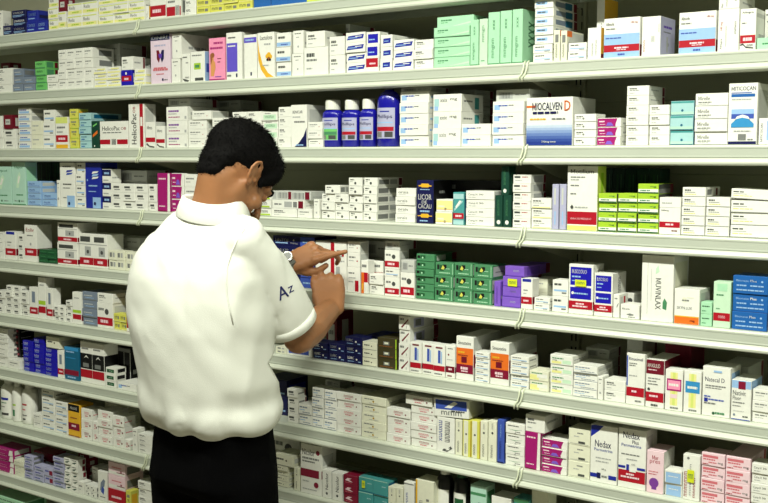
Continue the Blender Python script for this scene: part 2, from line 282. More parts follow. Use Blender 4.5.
 'wre': dict(c='w', a='R0,.16,1,.36,rd|L.2,.22,.8,.3,lpk|T.1,.88,.85,.94,dg,Allegra|L.1,.64,.4,.67,gy|P.02,.1,.2,.12,.4,.04,.9,.02,.9,.05,.4,.08,.2,.16,.02,.14,dg|T.45,.08,.85,.13,dg,mmm', s='L.2,.3,.8,.4,lg|R0,.8,1,.9,gw', d='white carton with red band and black swirl', k='red band swirl carton', n='red_banded_carton', cat='carton'),
 'lgn': dict(c='mg', a='L.3,.4,.8,.55,gn', d='pale mint box lying low at the edge', k='low mint box', n='green_medicine_box'),
 # third shelf
 'dgb': dict(c='dgn', a='P.2,.78,.8,.88,.8,.94,.2,.84,gr|P.15,.4,.85,.54,.85,.66,.15,.5,or_|C.4,.08,.03,w', d='dark green carton with white and orange slashes', k='dark green slashed carton', n='green_carton', cat='carton'),
 'yrd': dict(c='w', a='R0,0,1,.12,yo|R0,.2,1,.42,rd|L.2,.27,.8,.34,lpk|R0,.8,1,1,pg|L.1,.64,.8,.7,gy|L.1,.5,.6,.55,lg', s='R.1,.2,.8,.8,yo', d='white carton with red band and yellow base', k='yellow-based carton', n='red_banded_carton', cat='carton'),
 'lbl': dict(c='lt', a='L.1,.55,.6,.7,te|R.1,.2,.4,.35,sb|R0,0,1,.05,te', s='R.1,.2,.9,.8,te', d='light blue medicine box with teal print', k='light blue boxes', n='light_blue_medicine_box'),
 'pbl': dict(c='w', a='R.05,.15,.9,.5,lb|L.1,.6,.7,.75,mb|R0,0,1,.05,bg', s='R.1,.2,.8,.8,lg', d='white and pale blue medicine box', k='pale blue-white boxes', n='white_medicine_box'),
 'hp':  dict(c='w', a='T.08,.66,.72,.82,bk,HelicoPac|T.76,.68,.95,.78,rd,OB|L.1,.56,.8,.6,gy|R0,.14,.37,.32,rd|R.62,.14,1,.32,rd|B.42,.12,.58,.34,dg', s='R.1,.2,.8,.8,gw', d='large white box with black lettering and red blocks', k='large black-lettered box', n='large_white_medicine_box'),
 'hpv': dict(c='w', a='R.72,0,.94,1,rd|R.76,.5,.9,.7,w|V.18,.08,.5,.78,bk,HelicoPac|V.28,.8,.44,.94,rd,OB', s='R.1,.1,.8,.9,gw', d='white carton, vertical black lettering, red right edge', k='vertical-lettered carton', n='red_striped_carton', cat='carton'),
 'wrs': dict(c='w', a='R0,.22,1,.4,rd|P.05,.12,.4,.02,.9,.0,.9,.05,.4,.08,.1,.2,dg|T.15,.72,.7,.86,gy,Mms', s='R0,0,1,1,gw', d='small white carton with red band and black swirl', k='swirl cartons', n='red_banded_carton', cat='carton'),
 'wgl': dict(c='w', a='R.1,.1,.95,.7,lm|T.2,.3,.8,.6,gn,VAGIFLA|L.2,.8,.6,.9,gy', d='white medicine box with green letters', k='green lettered box', n='white_medicine_box'),
 'wbc': dict(c='w', a='P.2,0,.5,.1,.8,.26,1,.46,1,0,nv|T.1,.8,.75,.87,dg,BENICAR|L.1,.7,.6,.73,lg|L.2,.58,.9,.62,gy|L.3,.03,.8,.06,lb', s='R.1,.1,.9,.9,gw', d='white carton with navy curved corner', k='navy-cornered carton', n='white_carton', cat='carton'),
 'mio': dict(c='w', a='R0,0,1,.08,g0|R0,.08,1,.14,g1|R0,.14,1,.2,g2|R0,.2,1,.26,g3|R0,.26,1,.32,g4|R0,.32,1,.37,g5|R0,.37,1,.42,g6|R0,.42,1,.47,g7|R0,.8,.2,.84,or_|T.13,.74,.78,.9,nv,MIOCALVEN|T.83,.72,.96,.93,or_,D|L.14,.66,.7,.71,nv|L.08,.54,.44,.57,yo|L.56,.54,.86,.57,gy|T.34,.05,.66,.1,w,250mg nuno', s='R0,0,1,.6,w|R.1,.3,.7,.5,lg', d='large white box fading to blue, orange capital letter', k='large blue-footed box', n='large_white_medicine_box'),
 'mag': dict(c='w', a='R0,.02,.78,.98,mgt|P.74,.02,.86,.98,.78,.98,.7,.02,mgt|R.06,.55,.3,.7,lpk|P.36,.1,.7,.1,.6,.5,.44,.5,pp|L.1,.25,.34,.32,lpk', s='L.2,.3,.8,.5,lg', d='magenta and white medicine box', k='magenta boxes', n='magenta_medicine_box'),
 'tea': dict(c='lt', a='R0,.86,1,1,tg|R0,0,1,.05,te|C.5,.34,.09,te|R0,.05,1,.25,mn', s='R0,0,1,1,te', d='pale teal box, dark top edge', k='pale teal boxes', n='teal_medicine_box'),
 'mit': dict(c='w', a='R0,0,1,.05,nv|T.08,.87,.94,.95,nv,MITICOÇAN|R.08,.78,.92,.83,sb|R.08,.84,.8,.855,mb|L.1,.73,.8,.75,lg|R.1,.5,.9,.58,lb|R.1,.42,.9,.5,mb|P.1,.42,.9,.42,.84,.36,.7,.46,.5,.49,.3,.46,.16,.36,w|P.1,.28,.9,.28,.9,.34,.7,.42,.5,.44,.3,.42,.1,.34,cb|L.2,.21,.8,.23,lg|R.36,.07,.64,.17,gy|L.7,.07,.9,.09,gy', s='R.1,.1,.9,.9,gw', d='tall white carton with blue sunrise picture', k='sunrise carton', n='white_carton', cat='carton'),
 'wmv': dict(c='w', a='V.1,.1,.24,.8,nv,MITICOCAN|R.5,.15,.7,.9,lb', d='white carton with vertical navy lettering at right edge', k='edge carton', n='white_carton', cat='carton'),
 # fourth shelf
 'mnt': dict(c='mn', a='T.2,.84,.8,.92,gn,Nypol|P.3,.4,.5,.4,.66,.7,.56,.78,.4,.66,lm|P.4,.5,.52,.52,.6,.66,.52,.7,w|L.3,.22,.8,.25,gn|C.5,.09,.03,grb|L.15,.08,.38,.1,gy|L.62,.08,.85,.1,gy|R0,0,1,.02,gn', s='R.1,.1,.9,.9,mg', d='tall mint carton with pale leaf shape', k='mint leaf cartons', n='green_carton', cat='carton'),
 'dgs': dict(c='dgn', a='R.3,.1,.5,.9,grb|R.7,.1,.75,.9,gn', s='V.3,.2,.6,.8,gn,xxxx', d='dark green carton at back', k='dark green cartons', n='dark_green_carton', cat='carton'),
 'lbg': dict(c='lb', a='T.12,.4,.55,.7,bl,mcm|R.1,.2,.9,.26,mb|R0,0,1,.05,gy', s='R.1,.2,.8,.8,gw', d='pale blue pill box with navy print', k='pale blue pill boxes', n='light_blue_medicine_box'),
 'wlb': dict(c='w', a='R.46,0,1,.26,lb|C.6,.08,.04,nv|P.42,.78,.8,.8,.9,.84,.5,.83,bl|P.42,.72,.8,.74,.9,.78,.5,.77,mb|L.2,.5,.8,.53,dg|L.2,.42,.7,.44,gy|L.2,.9,.8,.93,gy|L.2,.2,.45,.22,gy', s='R.1,.1,.9,.9,gw', d='tall white carton with light blue corner square', k='blue-square carton', n='white_carton', cat='carton'),
 'nlb': dict(c='bl', a='R.46,0,1,.24,lb|C.6,.1,.04,nv|P.42,.76,.8,.78,.9,.82,.5,.81,w|P.42,.7,.8,.72,.9,.76,.5,.75,lb|P.42,.64,.8,.66,.9,.7,.5,.69,w|L.2,.48,.8,.51,lb|L.2,.36,.7,.38,lb|R.1,.6,.16,.64,lb', s='R.1,.1,.9,.9,nv', d='tall navy carton with light blue corner square', k='tall navy carton', n='navy_carton', cat='carton'),
 'nwt': dict(c='w', a='R0,.48,1,.98,nv|L.2,.62,.8,.78,lb|R.1,.1,.7,.2,lg', d='white box with navy upper half', k='half navy boxes', n='navy_and_white_box'),
 'mgc': dict(c='mgt', a='P.78,0,1,0,1,1,.84,1,w|L.1,.84,.7,.88,lpk|L.1,.12,.6,.15,lpk|R0,0,.7,.02,dr', s='R.1,.1,.9,.9,gw', d='magenta upright carton with white slanted edge', k='magenta carton', n='magenta_carton', cat='carton'),
 'wyg': dict(c='w', a='R.05,.08,.9,.3,yg|T.12,.42,.7,.75,dg,mnm|R0,.0,1,.04,gy', s='R.1,.2,.8,.8,gw', d='white pill box with lime line', k='lime line boxes', n='white_medicine_box'),
 'grr': dict(c='gw', a='R.02,.1,.1,.9,lg|B.15,.12,.4,.85,gy|R.42,.05,.5,.95,dr|B.54,.12,.84,.85,gy|R.86,.05,.97,.95,dr', d='grey box end-on with dark red stripes', k='grey red-striped box', n='grey_medicine_box'),
 'wgx': dict(c='w', a='L.06,.4,.3,.6,gy|R.38,.15,.62,.85,lg|R.66,.15,.78,.85,gy|R.82,.05,.97,.95,dr', d='white box with grey panel and dark red end', k='red-ended white box', n='white_medicine_box'),
 'lic': dict(c='nv', a='T.08,.55,.9,.68,w,LICOR|T.3,.46,.62,.53,w,DE|T.08,.34,.9,.45,w,CACAU|R.1,.86,.9,.89,yo|P.3,.84,.7,.84,.8,.88,.7,.93,.3,.93,.2,.88,yo|R.05,.16,.95,.18,yo|P.3,.13,.7,.13,.8,.17,.7,.22,.3,.22,.2,.17,yo|L.2,.78,.8,.8,lb|L.2,.26,.8,.3,lb|L.2,.04,.7,.07,lb', s='R0,0,1,1,bk|L.3,.7,.6,.76,gy', d='navy carton with white and gold lettering', k='navy and gold carton', n='navy_carton', cat='carton'),
 'ywh': dict(c='w', a='R0,.2,1,.92,ly|R0,.0,1,.16,w|R.1,.36,.5,.5,cr|R.5,.1,.62,.3,gy|R.0,.16,1,.2,yo', s='R0,0,1,1,bk', d='pale yellow and white medicine box', k='pale yellow boxes', n='yellow_medicine_box'),
 'blk': dict(c='bk', a='L.1,.6,.25,.8,gy', s='R.1,.1,.9,.9,bk', d='black box lying at back', k='black box', n='black_box'),
 'tlr': dict(c='tg', a='R0,.18,1,.36,rd|L.2,.24,.8,.3,lpk|R0,.8,1,.96,lt|P.1,.42,.9,.7,.9,.76,.1,.5,lt|P.3,.5,.8,.74,.6,.76,.2,.56,w|R0,0,1,.14,lt', s='R.1,.1,.9,.9,te', d='teal carton with red band', k='teal red-banded carton', n='teal_carton', cat='carton'),
 'dgu': dict(c='dgn', a='V.3,.34,.6,.86,gn,xnxmm|C.5,.14,.07,w', s='V.3,.2,.6,.8,gn,xxxx', d='dark green upright carton with white dot', k='dark green dotted cartons', n='dark_green_carton', cat='carton'),
 'lil': dict(c='li', a='R.3,.55,.6,.92,gw|R.4,.1,.6,.4,lb|R0,0,.04,1,gy', s='R.1,.1,.9,.9,lg', d='slim lilac-grey upright carton', k='lilac-grey cartons', n='lilac_carton', cat='carton'),
 'mot': dict(c='w', a='R0,0,1,.07,pg|R0,.09,1,.29,rd|T.1,.165,.82,.195,lpk,VENDA SOB PRESCRICAO|T.1,.89,.88,.95,dg,Motilium|L.1,.82,.6,.84,gy|L.1,.78,.4,.8,lg|L.1,.69,.4,.71,gy|L.1,.56,.3,.58,gy|P.16,.32,.22,.36,.16,.4,.1,.36,dg|L.26,.35,.7,.37,lg', s='R0,0,1,1,pg|R.4,.1,.7,.9,yg', d='tall white carton with red band, lime side', k='tall red-banded carton', n='large_banded_carton', cat='carton'),
 'lim': dict(c='yg', a='R0,.14,1,.46,w|R0,0,1,.14,grb|L.1,.24,.6,.36,gn|T.6,.62,.9,.78,gn,mg', s='R.0,.0,1,.5,gy|R.8,0,1,1,dr|R0,.5,.8,1,dg', d='lime green and white medicine box', k='lime green boxes', n='lime_medicine_box'),
 'wrw': dict(c='w', a='R0,.18,1,.34,rd|L.3,.24,.7,.29,lpk|R0,.73,1,.735,gy|T.08,.62,.44,.67,dg,500mg|L.1,.84,.6,.87,lg|L.6,.08,.9,.11,dr', s='R.1,.1,.9,.9,lg', d='white carton with narrow red band', k='narrow red band carton', n='red_banded_carton', cat='carton'),
 'tlt': dict(c='w', a='L.08,.62,.36,.8,dg|L.08,.44,.56,.52,gy|L.08,.22,.6,.3,ye|R0,0,1,.05,gy', s='R.1,.2,.4,.8,gy|R.7,.1,.82,.9,dr', d='white medicine box with light yellow print', k='yellowish print boxes', n='white_medicine_box'),
 # fifth shelf
 'wbu': dict(c='w', a='R.1,.9,.9,1,bl|R0,.16,1,.4,rd|L.2,.6,.6,.64,gy|L.2,.5,.5,.53,lg|L.2,.24,.7,.3,lpk', s='R0,.16,1,.4,dr', d='white carton, blue top mark, red band', k='blue-topped red-banded carton', n='red_banded_carton', cat='carton'),
 'wrl': dict(c='w', a='R0,.16,1,.36,rd|T.12,.82,.8,.92,rd,Eoliv|L.2,.7,.7,.73,gy|C.5,.48,.04,lg|L.2,.24,.7,.3,lpk', s='R0,.16,1,.36,dr', d='white upright carton with red band and red lettering', k='red-lettered carton', n='red_banded_carton', cat='carton'),
 'dgr': dict(c='grb', a='L.1,.4,.8,.5,gn|R0,0,1,.06,dgn', s='R.1,.2,.8,.8,dgn', d='dark green medicine box', k='dark green boxes', n='dark_green_medicine_box'),
 'wrt': dict(c='w', a='R0,.06,1,.28,rd|L.3,.12,.7,.2,lpk|R.4,.34,.84,.62,lg|C.62,.46,.06,dg|R.08,.76,.8,.92,dg|R0,.68,1,.7,lg', s='R0,.06,1,.28,dr', d='red-banded white box, grey picture', k='grey-picture boxes', n='red_banded_medicine_box'),
 'lin': dict(c='nv', a='R.66,0,1,1,mb|T.06,.42,.4,.76,w,LINTOR|C.5,.6,.1,w|R.06,.22,.36,.34,lb|T.42,.18,.6,.36,w,20mg|L.72,.4,.9,.56,lb', s='R.1,.2,.9,.8,mb', d='navy box with blue end', k='navy blue-ended boxes', n='navy_medicine_box'),
 'wst': dict(c='w', a='R.5,0,.62,1,rd|L.08,.8,.4,.84,gy|L.08,.7,.44,.73,lg|L.7,.8,.95,.84,gy|L.7,.7,.9,.73,lg|L.7,.6,.95,.63,lg|C.9,.74,.03,rd|R.68,.3,.8,.5,lg', s='R.1,.1,.9,.9,gw', d='large white box with vertical red stripe', k='vertical red stripe box', n='large_white_medicine_box'),
 'wdt': dict(c='w', a='L.1,.62,.66,.74,gy|L.1,.4,.5,.46,lg|C.8,.42,.06,rd', s='R.1,.1,.9,.9,gw', d='white medicine box with red dot', k='red dot boxes', n='white_medicine_box'),
 'wrk': dict(c='w', a='R.62,.04,.92,.48,rd|L.1,.74,.6,.8,gy|L.1,.56,.7,.6,lg|L.1,.4,.5,.44,lg', s='R.1,.1,.9,.9,gw', d='white medicine box with red corner square', k='red corner square box', n='red_banded_medicine_box'),
 'owh': dict(c='w', a='R0,.0,.4,.64,or_|R.4,.34,1,.64,rd|L.1,.8,.8,.88,gy|R.1,.1,.3,.3,yo', s='R0,.3,1,.6,rd', d='white and orange medicine box', k='orange and white box', n='orange_medicine_box'),
 'wr2': dict(c='w', a='R0,.1,1,.42,rd|L.2,.2,.7,.32,lpk|C.62,.66,.12,dg|L.08,.7,.44,.8,gy', s='R.1,.1,.9,.9,gw', d='white medicine box with wide red band', k='wide red band boxes', n='red_banded_medicine_box'),
 'ghn': dict(c='gn', a='R.08,.44,.2,.84,bk|R.22,.34,.44,.8,grb|R.4,.5,.6,.86,bk|P.3,.5,.4,.8,.5,.6,.44,.44,ye|L.2,.14,.8,.22,mg|R.92,.05,.95,.95,mg|L.56,.5,.8,.56,mg', s='R.04,.1,.96,.9,gw|L.2,.4,.8,.5,gy', d='forest green medicine box with dark ornament', k='forest green boxes', n='green_medicine_box'),
 'ghs': dict(c='gn', a='R.04,.4,.2,.8,bk|R.22,.4,.5,.84,grb|C.34,.5,.14,mg|R0,0,1,.06,grb', s='R.1,.1,.5,.9,gw|R.8,0,1,1,dr', d='thin forest green medicine box', k='thin green boxes', n='green_medicine_box'),
 'pup': dict(c='pp', a='V.3,.1,.6,.8,ppd,mmnmnm', d='purple upright carton', k='purple upright carton', n='purple_medicine_box'),
 'pur': dict(c='pp', a='T.44,.44,.74,.66,li,mnm|R0,0,1,.08,ppd', s='R.1,.1,.6,.9,ppd|R.84,0,1,1,dr', d='purple medicine box', k='purple boxes', n='purple_medicine_box'),
 'bus': dict(c='w', a='R.05,.58,.94,.95,rb|R.05,.3,.94,.54,rb|T.12,.82,.74,.9,w,BUSCODUO|L.12,.74,.5,.77,lb|L.12,.66,.4,.68,lb|C.16,.42,.03,w|L.22,.4,.8,.43,lb|R0,.1,1,.26,rd|L.3,.19,.66,.22,lpk|L.16,.14,.8,.17,lpk', s='R0,.1,1,.26,rd|V.4,.4,.6,.9,gy,mmnmnm', d='white carton with two blue panels and red band', k='blue-panelled carton', n='blue_panelled_carton', cat='carton'),
 'wov': dict(c='w', a='T.08,.62,.5,.76,bk,Mioxom|P.3,.3,.5,.2,.7,.24,.72,.32,.5,.38,gy|L.4,.08,.8,.14,gy', s='R.1,.1,.9,.9,gw', d='white medicine box with black lettering and grey oval', k='grey oval box', n='white_medicine_box'),
 'wbx': dict(c='w', a='P.6,.4,.9,.6,.9,.66,.6,.5,dg|L.2,.8,.7,.86,gy', s='R.1,.1,.4,.9,gw|R.5,.1,.7,.9,rd', d='small white carton with dark arc', k='dark arc carton', n='white_carton', cat='carton'),
 'muv': dict(c='w', a='^.44,.18,.62,.66,dg,MUVINLAX|P.68,.2,.8,.18,.82,.3,.74,.36,.68,.3,gn|P.44,.72,.56,.76,.52,.86,.44,.8,lm|R.18,.1,.19,.9,lg|R.3,.3,.31,.8,lg', s='R.1,.1,.9,.9,cr', d='tall white carton with vertical lettering and leaf', k='tall vertical-lettered carton', n='large_cream_carton', cat='carton'),
 'sky': dict(c='w', a='R0,0,1,.2,or_|R.0,.2,1,.23,yo|T.1,.42,.72,.5,gy,SKYN LUX|C.4,.7,.07,cr|L.3,.66,.6,.7,gy|L.5,.76,.8,.78,cr|T.64,.06,.84,.12,dr,mg', s='R.1,.1,.9,.9,gw', d='white carton with orange foot', k='orange-footed carton', n='orange_and_white_carton', cat='carton'),
 'gsm': dict(c='mg', a='L.1,.6,.8,.7,grb|L.1,.2,.5,.28,gn', s='R.1,.1,.9,.9,gn', d='small mint green medicine box', k='small mint boxes', n='green_medicine_box'),
 'lgr': dict(c='lm', a='R0,.14,1,.32,rd|T.3,.2,.7,.26,lpk,mnmn|R.2,.8,.8,.96,mg|L.16,.7,.6,.73,gn|L.16,.4,.4,.42,gn', s='R0,0,1,1,mg', d='pale green upright carton with red band', k='pale green carton', n='green_carton', cat='carton'),
 'blm': dict(c='sb', a='T.08,.68,.46,.8,lb,Bionate|T.5,.68,.68,.82,w,Plus|C.84,.72,.06,lb|L.1,.42,.4,.5,lb|L.5,.42,.9,.5,lb|L.1,.16,.9,.24,lb', s='R.1,.1,.9,.9,nv', d='large bright blue medicine box', k='large blue boxes', n='blue_medicine_box'),
 # sixth and lower
 'tll': dict(c='w', a='R.0,.34,1,.44,yg|R0,.14,1,.3,rd|L.2,.8,.8,.84,lg', s='R0,.1,1,.3,dr', d='tall slim white carton, lime line over red band', k='slim lime-lined carton', n='red_banded_carton', cat='carton'),
 'wru': dict(c='w', a='R0,.12,1,.34,rd|L.2,.2,.8,.26,lpk|R.3,.5,.7,.86,bg', s='R0,.12,1,.34,dr', d='small white upright carton with red band', k='small red-banded cartons', n='red_banded_carton', cat='carton'),
 'wbd': dict(c='w', a='R.06,.2,.9,.72,mb|L.16,.4,.7,.54,w', s='R.1,.1,.9,.9,gw', d='white medicine box with blue panel', k='blue panel white box', n='blue_medicine_box'),
 'nvs': dict(c='nv', a='T.08,.48,.48,.8,w,LUMIC|C.66,.5,.12,w|L.1,.2,.5,.28,lb|L.76,.2,.94,.3,lb', s='R.1,.3,.9,.7,bl', d='small navy medicine box with white print', k='small navy boxes', n='navy_medicine_box'),
 'crs': dict(c='cr', a='L.1,.5,.5,.66,dg|C.64,.5,.09,ol|R0,0,1,.05,gy', s='R.1,.3,.9,.7,gw', d='cream medicine box with dark print', k='dark-print cream boxes', n='cream_medicine_box'),
 'olv': dict(c='ol', a='R.3,.3,.62,.66,gy|R.36,.4,.56,.6,cr|R.94,0,1,1,yg|L.1,.14,.8,.2,br', s='R.1,.3,.9,.7,bk', d='dark olive medicine box', k='dark olive boxes', n='olive_medicine_box'),
 'wdg': dict(c='w', a='P.3,.1,.9,.72,.9,.84,.2,.2,dr|L.1,.7,.5,.86,gy|R.7,.1,.74,.3,gy', s='R.14,.1,.5,.8,li|R.2,.2,.4,.7,gy|R.84,0,1,1,dr', d='white medicine box with red diagonal line', k='red diagonal boxes', n='diagonal_striped_box'),
 'wuv': dict(c='w', a='R0,.16,1,.34,rd|R.4,.42,.62,.84,mb|R.66,.4,.76,.8,lb|R.2,.9,.8,.95,dr|L.1,.05,.8,.09,gy', s='R0,.16,1,.34,dr', d='red-banded carton, blue lettering', k='blue-lettered cartons', n='red_banded_carton', cat='carton'),
 'wu3': dict(c='w', a='R0,.16,1,.36,dr|L.3,.24,.7,.3,lpk|L.2,.9,.8,.93,gy|C.3,.72,.03,dr|L.1,.56,.8,.58,lg|L.2,.04,.7,.08,dr', s='R0,.16,1,.34,dr', d='upright white carton with dark red band', k='dark red banded carton', n='red_banded_carton', cat='carton'),
 'orb': dict(c='w', a='R0,.36,1,.74,or_|R0,.15,1,.36,mr|T.1,.82,.86,.9,dg,Sinvastatina|L.1,.62,.5,.66,yo|R.3,.4,.62,.54,dr|L.1,.56,.7,.58,dr|L.26,.24,.7,.3,lpk|L.3,.19,.7,.22,lpk', s='R0,.3,1,.6,mr|R0,.7,1,1,gw|R0,.0,1,.3,gw', d='white, orange and maroon carton', k='orange and maroon carton', n='orange_carton', cat='carton'),
 'wyb': dict(c='cr', a='R.0,.05,.5,.6,ly|R.4,.3,.95,.7,w|L.1,.72,.7,.82,gn', s='L.1,.3,.8,.5,lg', d='pale yellow and white box', k='pale yellow boxes', n='cream_medicine_box'),
 'wbx2':dict(c='w', a='L.06,.66,.7,.8,bg|L.06,.42,.5,.5,lb|L.3,.18,.9,.26,bg|R0,0,1,.05,bg', s='R.1,.3,.9,.7,gw', d='white medicine box with blue-grey print', k='blue-grey print boxes', n='white_medicine_box'),
 'wbe': dict(c='w', a='R0,.16,1,.34,rd|R0,.36,.07,.96,mb|T.12,.87,.9,.93,nv,Rituximel|L.14,.8,.6,.82,gy|L.14,.76,.5,.78,gy|L.14,.56,.6,.58,lg|L.3,.24,.6,.28,lpk|L.5,.06,.86,.09,gy', s='R0,.16,1,.34,dr', d='tall white carton with blue left edge, red band', k='blue-edged carton', n='red_banded_carton', cat='carton'),
 'drt': dict(c='w', a='R0,.7,1,1,dr|T.08,.84,.78,.92,w,MAXSULID|L.1,.78,.6,.8,lpk|R0,.12,1,.32,rd|L.1,.6,.8,.62,gy|L.1,.54,.6,.56,gy|L.1,.48,.7,.5,gy|C.16,.38,.03,dg|L.2,.22,.7,.26,lpk|L.3,.03,.7,.07,dg', s='R0,.7,1,1,dr|R0,.12,1,.32,dr', d='white carton with maroon top and red band', k='maroon-topped carton', n='red_banded_carton', cat='carton'),
 'pil': dict(c='w', a='R.28,.12,.72,.94,ly|R.42,.12,.58,.94,pg|R.3,.3,.7,.4,lpk|R.08,.48,.94,.78,mgt|R.14,.52,.88,.74,pk|L.2,.6,.8,.66,w|L.3,.04,.8,.08,gy', s='R.1,.1,.9,.9,gw', d='white carton with pink oval plaque', k='pink plaque carton', n='white_carton', cat='carton'),
 'pib': dict(c='w', a='R.28,.12,.72,.94,ly|R.42,.12,.58,.94,pg|R.08,.48,.94,.76,cb|L.2,.58,.8,.64,w|L.3,.04,.8,.08,gy', s='R.1,.1,.9,.9,gw', d='white carton with blue oval plaque', k='blue plaque carton', n='white_carton', cat='carton'),
 'nat': dict(c='w', a='T.08,.7,.8,.79,nv,Natecal D|L.1,.6,.86,.63,gy|L.1,.56,.7,.58,gy|R.06,.28,.2,.36,bl|L.22,.32,.8,.35,mb|L.06,.24,.5,.27,gy|L.06,.38,.3,.41,mb|C.42,.06,.03,grb|L.48,.05,.84,.09,gn|R.4,.9,.7,.94,lb', s='R.1,.5,.9,.9,lb|R.1,.1,.9,.4,gw', d='large white carton with navy lettering', k='large navy-lettered carton', n='white_carton', cat='carton'),
 'flu': dict(c='w', a='R0,.8,1,1,lb|R.34,.78,.72,.98,mr|T.06,.62,.74,.74,gy,Nativit|T.06,.5,.5,.6,gy,Fluor|L.06,.42,.7,.45,gy|L.06,.34,.5,.36,gy|R0,0,1,.02,mb|C.16,.12,.03,bg|L.6,.08,.9,.11,dg|L.1,.22,.7,.23,lg', s='R0,.8,1,1,lb|R.1,.1,.9,.7,gw', d='white carton with light blue top and maroon square', k='light blue topped carton', n='white_carton', cat='carton'),
 'bks': dict(c='bk', a='R.2,.3,.9,.76,dr|R.3,.4,.8,.66,pr', d='black box with red squares', k='black red-square boxes', n='black_medicine_box'),
 'rbs': dict(c='rb', a='T.08,.3,.5,.76,li,MM|L.1,.1,.5,.2,lb', s='R.1,.1,.9,.9,nv', d='vivid blue medicine box with lilac print', k='vivid blue boxes', n='vivid_blue_medicine_box'),
 'teb': dict(c='te', a='R0,.14,1,.3,mr|L.1,.84,.7,.88,lb|L.1,.66,.8,.69,cb|R0,.9,1,1,cb|L.2,.05,.8,.1,lb', s='R.1,.1,.9,.9,nv', d='teal blue carton with red band', k='teal blue carton', n='teal_carton', cat='carton'),
 'bwt': dict(c='w', a='R0,.34,1,.72,bk|R.2,.38,.7,.48,gy|P.3,.6,.5,.68,.7,.6,.5,.64,w|R0,.12,1,.32,rd|L.1,.82,.7,.86,gy', s='R0,.34,1,.72,bk', d='white-topped black carton with red band', k='black-bodied cartons', n='black_and_white_carton', cat='carton'),
 'gbk': dict(c='w', a='R.1,.2,.86,.76,grb|R.2,.36,.6,.6,bk|L.3,.44,.7,.52,mg', s='R.2,.2,.9,.8,bk', d='white box with dark green oval', k='dark green oval boxes', n='white_medicine_box'),
 'bdk': dict(c='bk', a='R.9,0,1,1,gw|R0,.9,1,1,gy', d='large black box behind', k='large black box', n='black_box'),
 'ylb': dict(c='yo', a='R0,.78,1,1,bk|T.2,.84,.8,.92,w,PROLIVE|R0,.2,1,.42,mr|L.3,.3,.7,.36,lpk|L.2,.56,.8,.6,br|R0,0,1,.03,br', s='R.1,.1,.9,.9,br', d='yellow carton with black top and red band', k='yellow black-topped carton', n='yellow_carton', cat='carton'),
 'tlp': dict(c='w', a='R.04,.4,.96,.94,mb|T.2,.1,.8,.32,gy,mmm|P.3,.5,.6,.9,.7,.8,.5,.5,w|L.5,.3,.9,.38,dg', s='R.1,.1,.9,.9,gw', d='white box with blue print, lying tilted on top', k='tilted blue-print box', n='large_white_medicine_box'),
 'tlv': dict(c='w', a='^.1,.3,.3,.9,mb,mxnmx|^.45,.3,.75,.9,dg,mnmxnm|P.3,.04,.6,.02,.9,.14,.8,.2,.6,.1,.4,.1,dg|P.5,.06,.7,.08,.76,.14,.6,.12,w', s='R.1,.1,.9,.9,gw', d='white carton with vertical blue and black print', k='vertical blue print carton', n='white_carton', cat='carton'),
 'cru': dict(c='cr', a='V.3,.08,.55,.4,dg,mmnm|C.5,.7,.03,dg|V.4,.8,.6,.94,lg,mm', s='R0,0,1,1,cr', d='slim cream upright carton with vertical print', k='slim cream cartons', n='cream_carton', cat='carton'),
 'yeu': dict(c='ye', a='R.1,.0,.72,1,cr|V.26,.08,.5,.36,dg,mmnm|C.44,.62,.03,dg', s='R0,0,1,1,yo', d='slim yellow-edged upright carton', k='yellow-edged cartons', n='yellow_carton', cat='carton'),
 'blp': dict(c='mb', a='V.3,.1,.6,.5,nv,mmnmnm|R.0,.0,1,.03,nv|V.4,.6,.6,.9,lb,mxmx', s='R.1,.1,.9,.9,nv', d='slim blue upright carton', k='slim blue carton', n='blue_carton', cat='carton'),
 'wls': dict(c='w', a='L.1,.7,.7,.8,dg|P.1,.4,.5,.3,.9,.46,.5,.36,gn|L.5,.14,.8,.22,gy|R.46,.0,.56,.06,gy', s='R.1,.1,.9,.9,gw', d='white medicine box with thin green wave', k='green wave boxes', n='white_medicine_box'),
 'wbd3':dict(c='cr', a='L.4,.7,.7,.78,gy|L.24,.5,.5,.56,lg|R.46,.1,.78,.24,dg|R.06,.06,.94,.08,lg', s='R.1,.1,.9,.9,gw', d='cream medicine box with small black mark', k='black mark cream boxes', n='cream_medicine_box'),
 'ned': dict(c='w', a='P0,.78,0,.98,.1,1,.48,1,.3,.9,bl|T.16,.62,.78,.74,nv,Nedax|T.14,.55,.84,.6,mb,Permetrina|L.2,.42,.8,.44,lg|L.2,.36,.7,.38,lg|R0,.08,.4,.15,bl|R.7,.08,1,.15,bl|R.26,.07,.4,.17,nv|T.44,.22,.6,.26,gy,60 g|L.44,.1,.66,.13,gy', s='R.1,.1,.9,.9,gw', d='large white carton with blue corner ribbon', k='blue ribbon carton', n='large_white_carton', cat='carton'),
 'nep': dict(c='w', a='R0,.1,1,.3,rd|T.16,.84,.78,.95,nv,Nedax|T.5,.76,.74,.82,nv,Plus|T.1,.7,.84,.75,mb,Permetrina|L.1,.56,.8,.58,gy|L.3,.48,.7,.5,lg|R0,.33,.26,.37,bl|R.3,.3,.4,.4,bl|R.7,.33,1,.37,bl|R.42,.28,.66,.32,w|L.3,.22,.6,.25,lpk|L.1,.17,.8,.2,lpk|T.5,.4,.64,.43,gy,mL', s='R.1,.5,.6,.9,gw|R0,.1,1,.3,dr', d='large white carton with red lower panel', k='large red-panelled carton', n='large_banded_carton', cat='carton'),
 'ppk': dict(c='lpk', a='T.3,.8,.7,.9,rd,Mar|T.16,.68,.8,.78,pr,pres|C.44,.24,.12,pv|R.3,.08,.6,.2,pv|L.1,.5,.7,.52,pr|L.1,.44,.6,.46,pr', s='R0,0,1,1,w', d='pale pink carton with purple head silhouette', k='pale pink silhouette carton', n='pink_carton', cat='carton'),
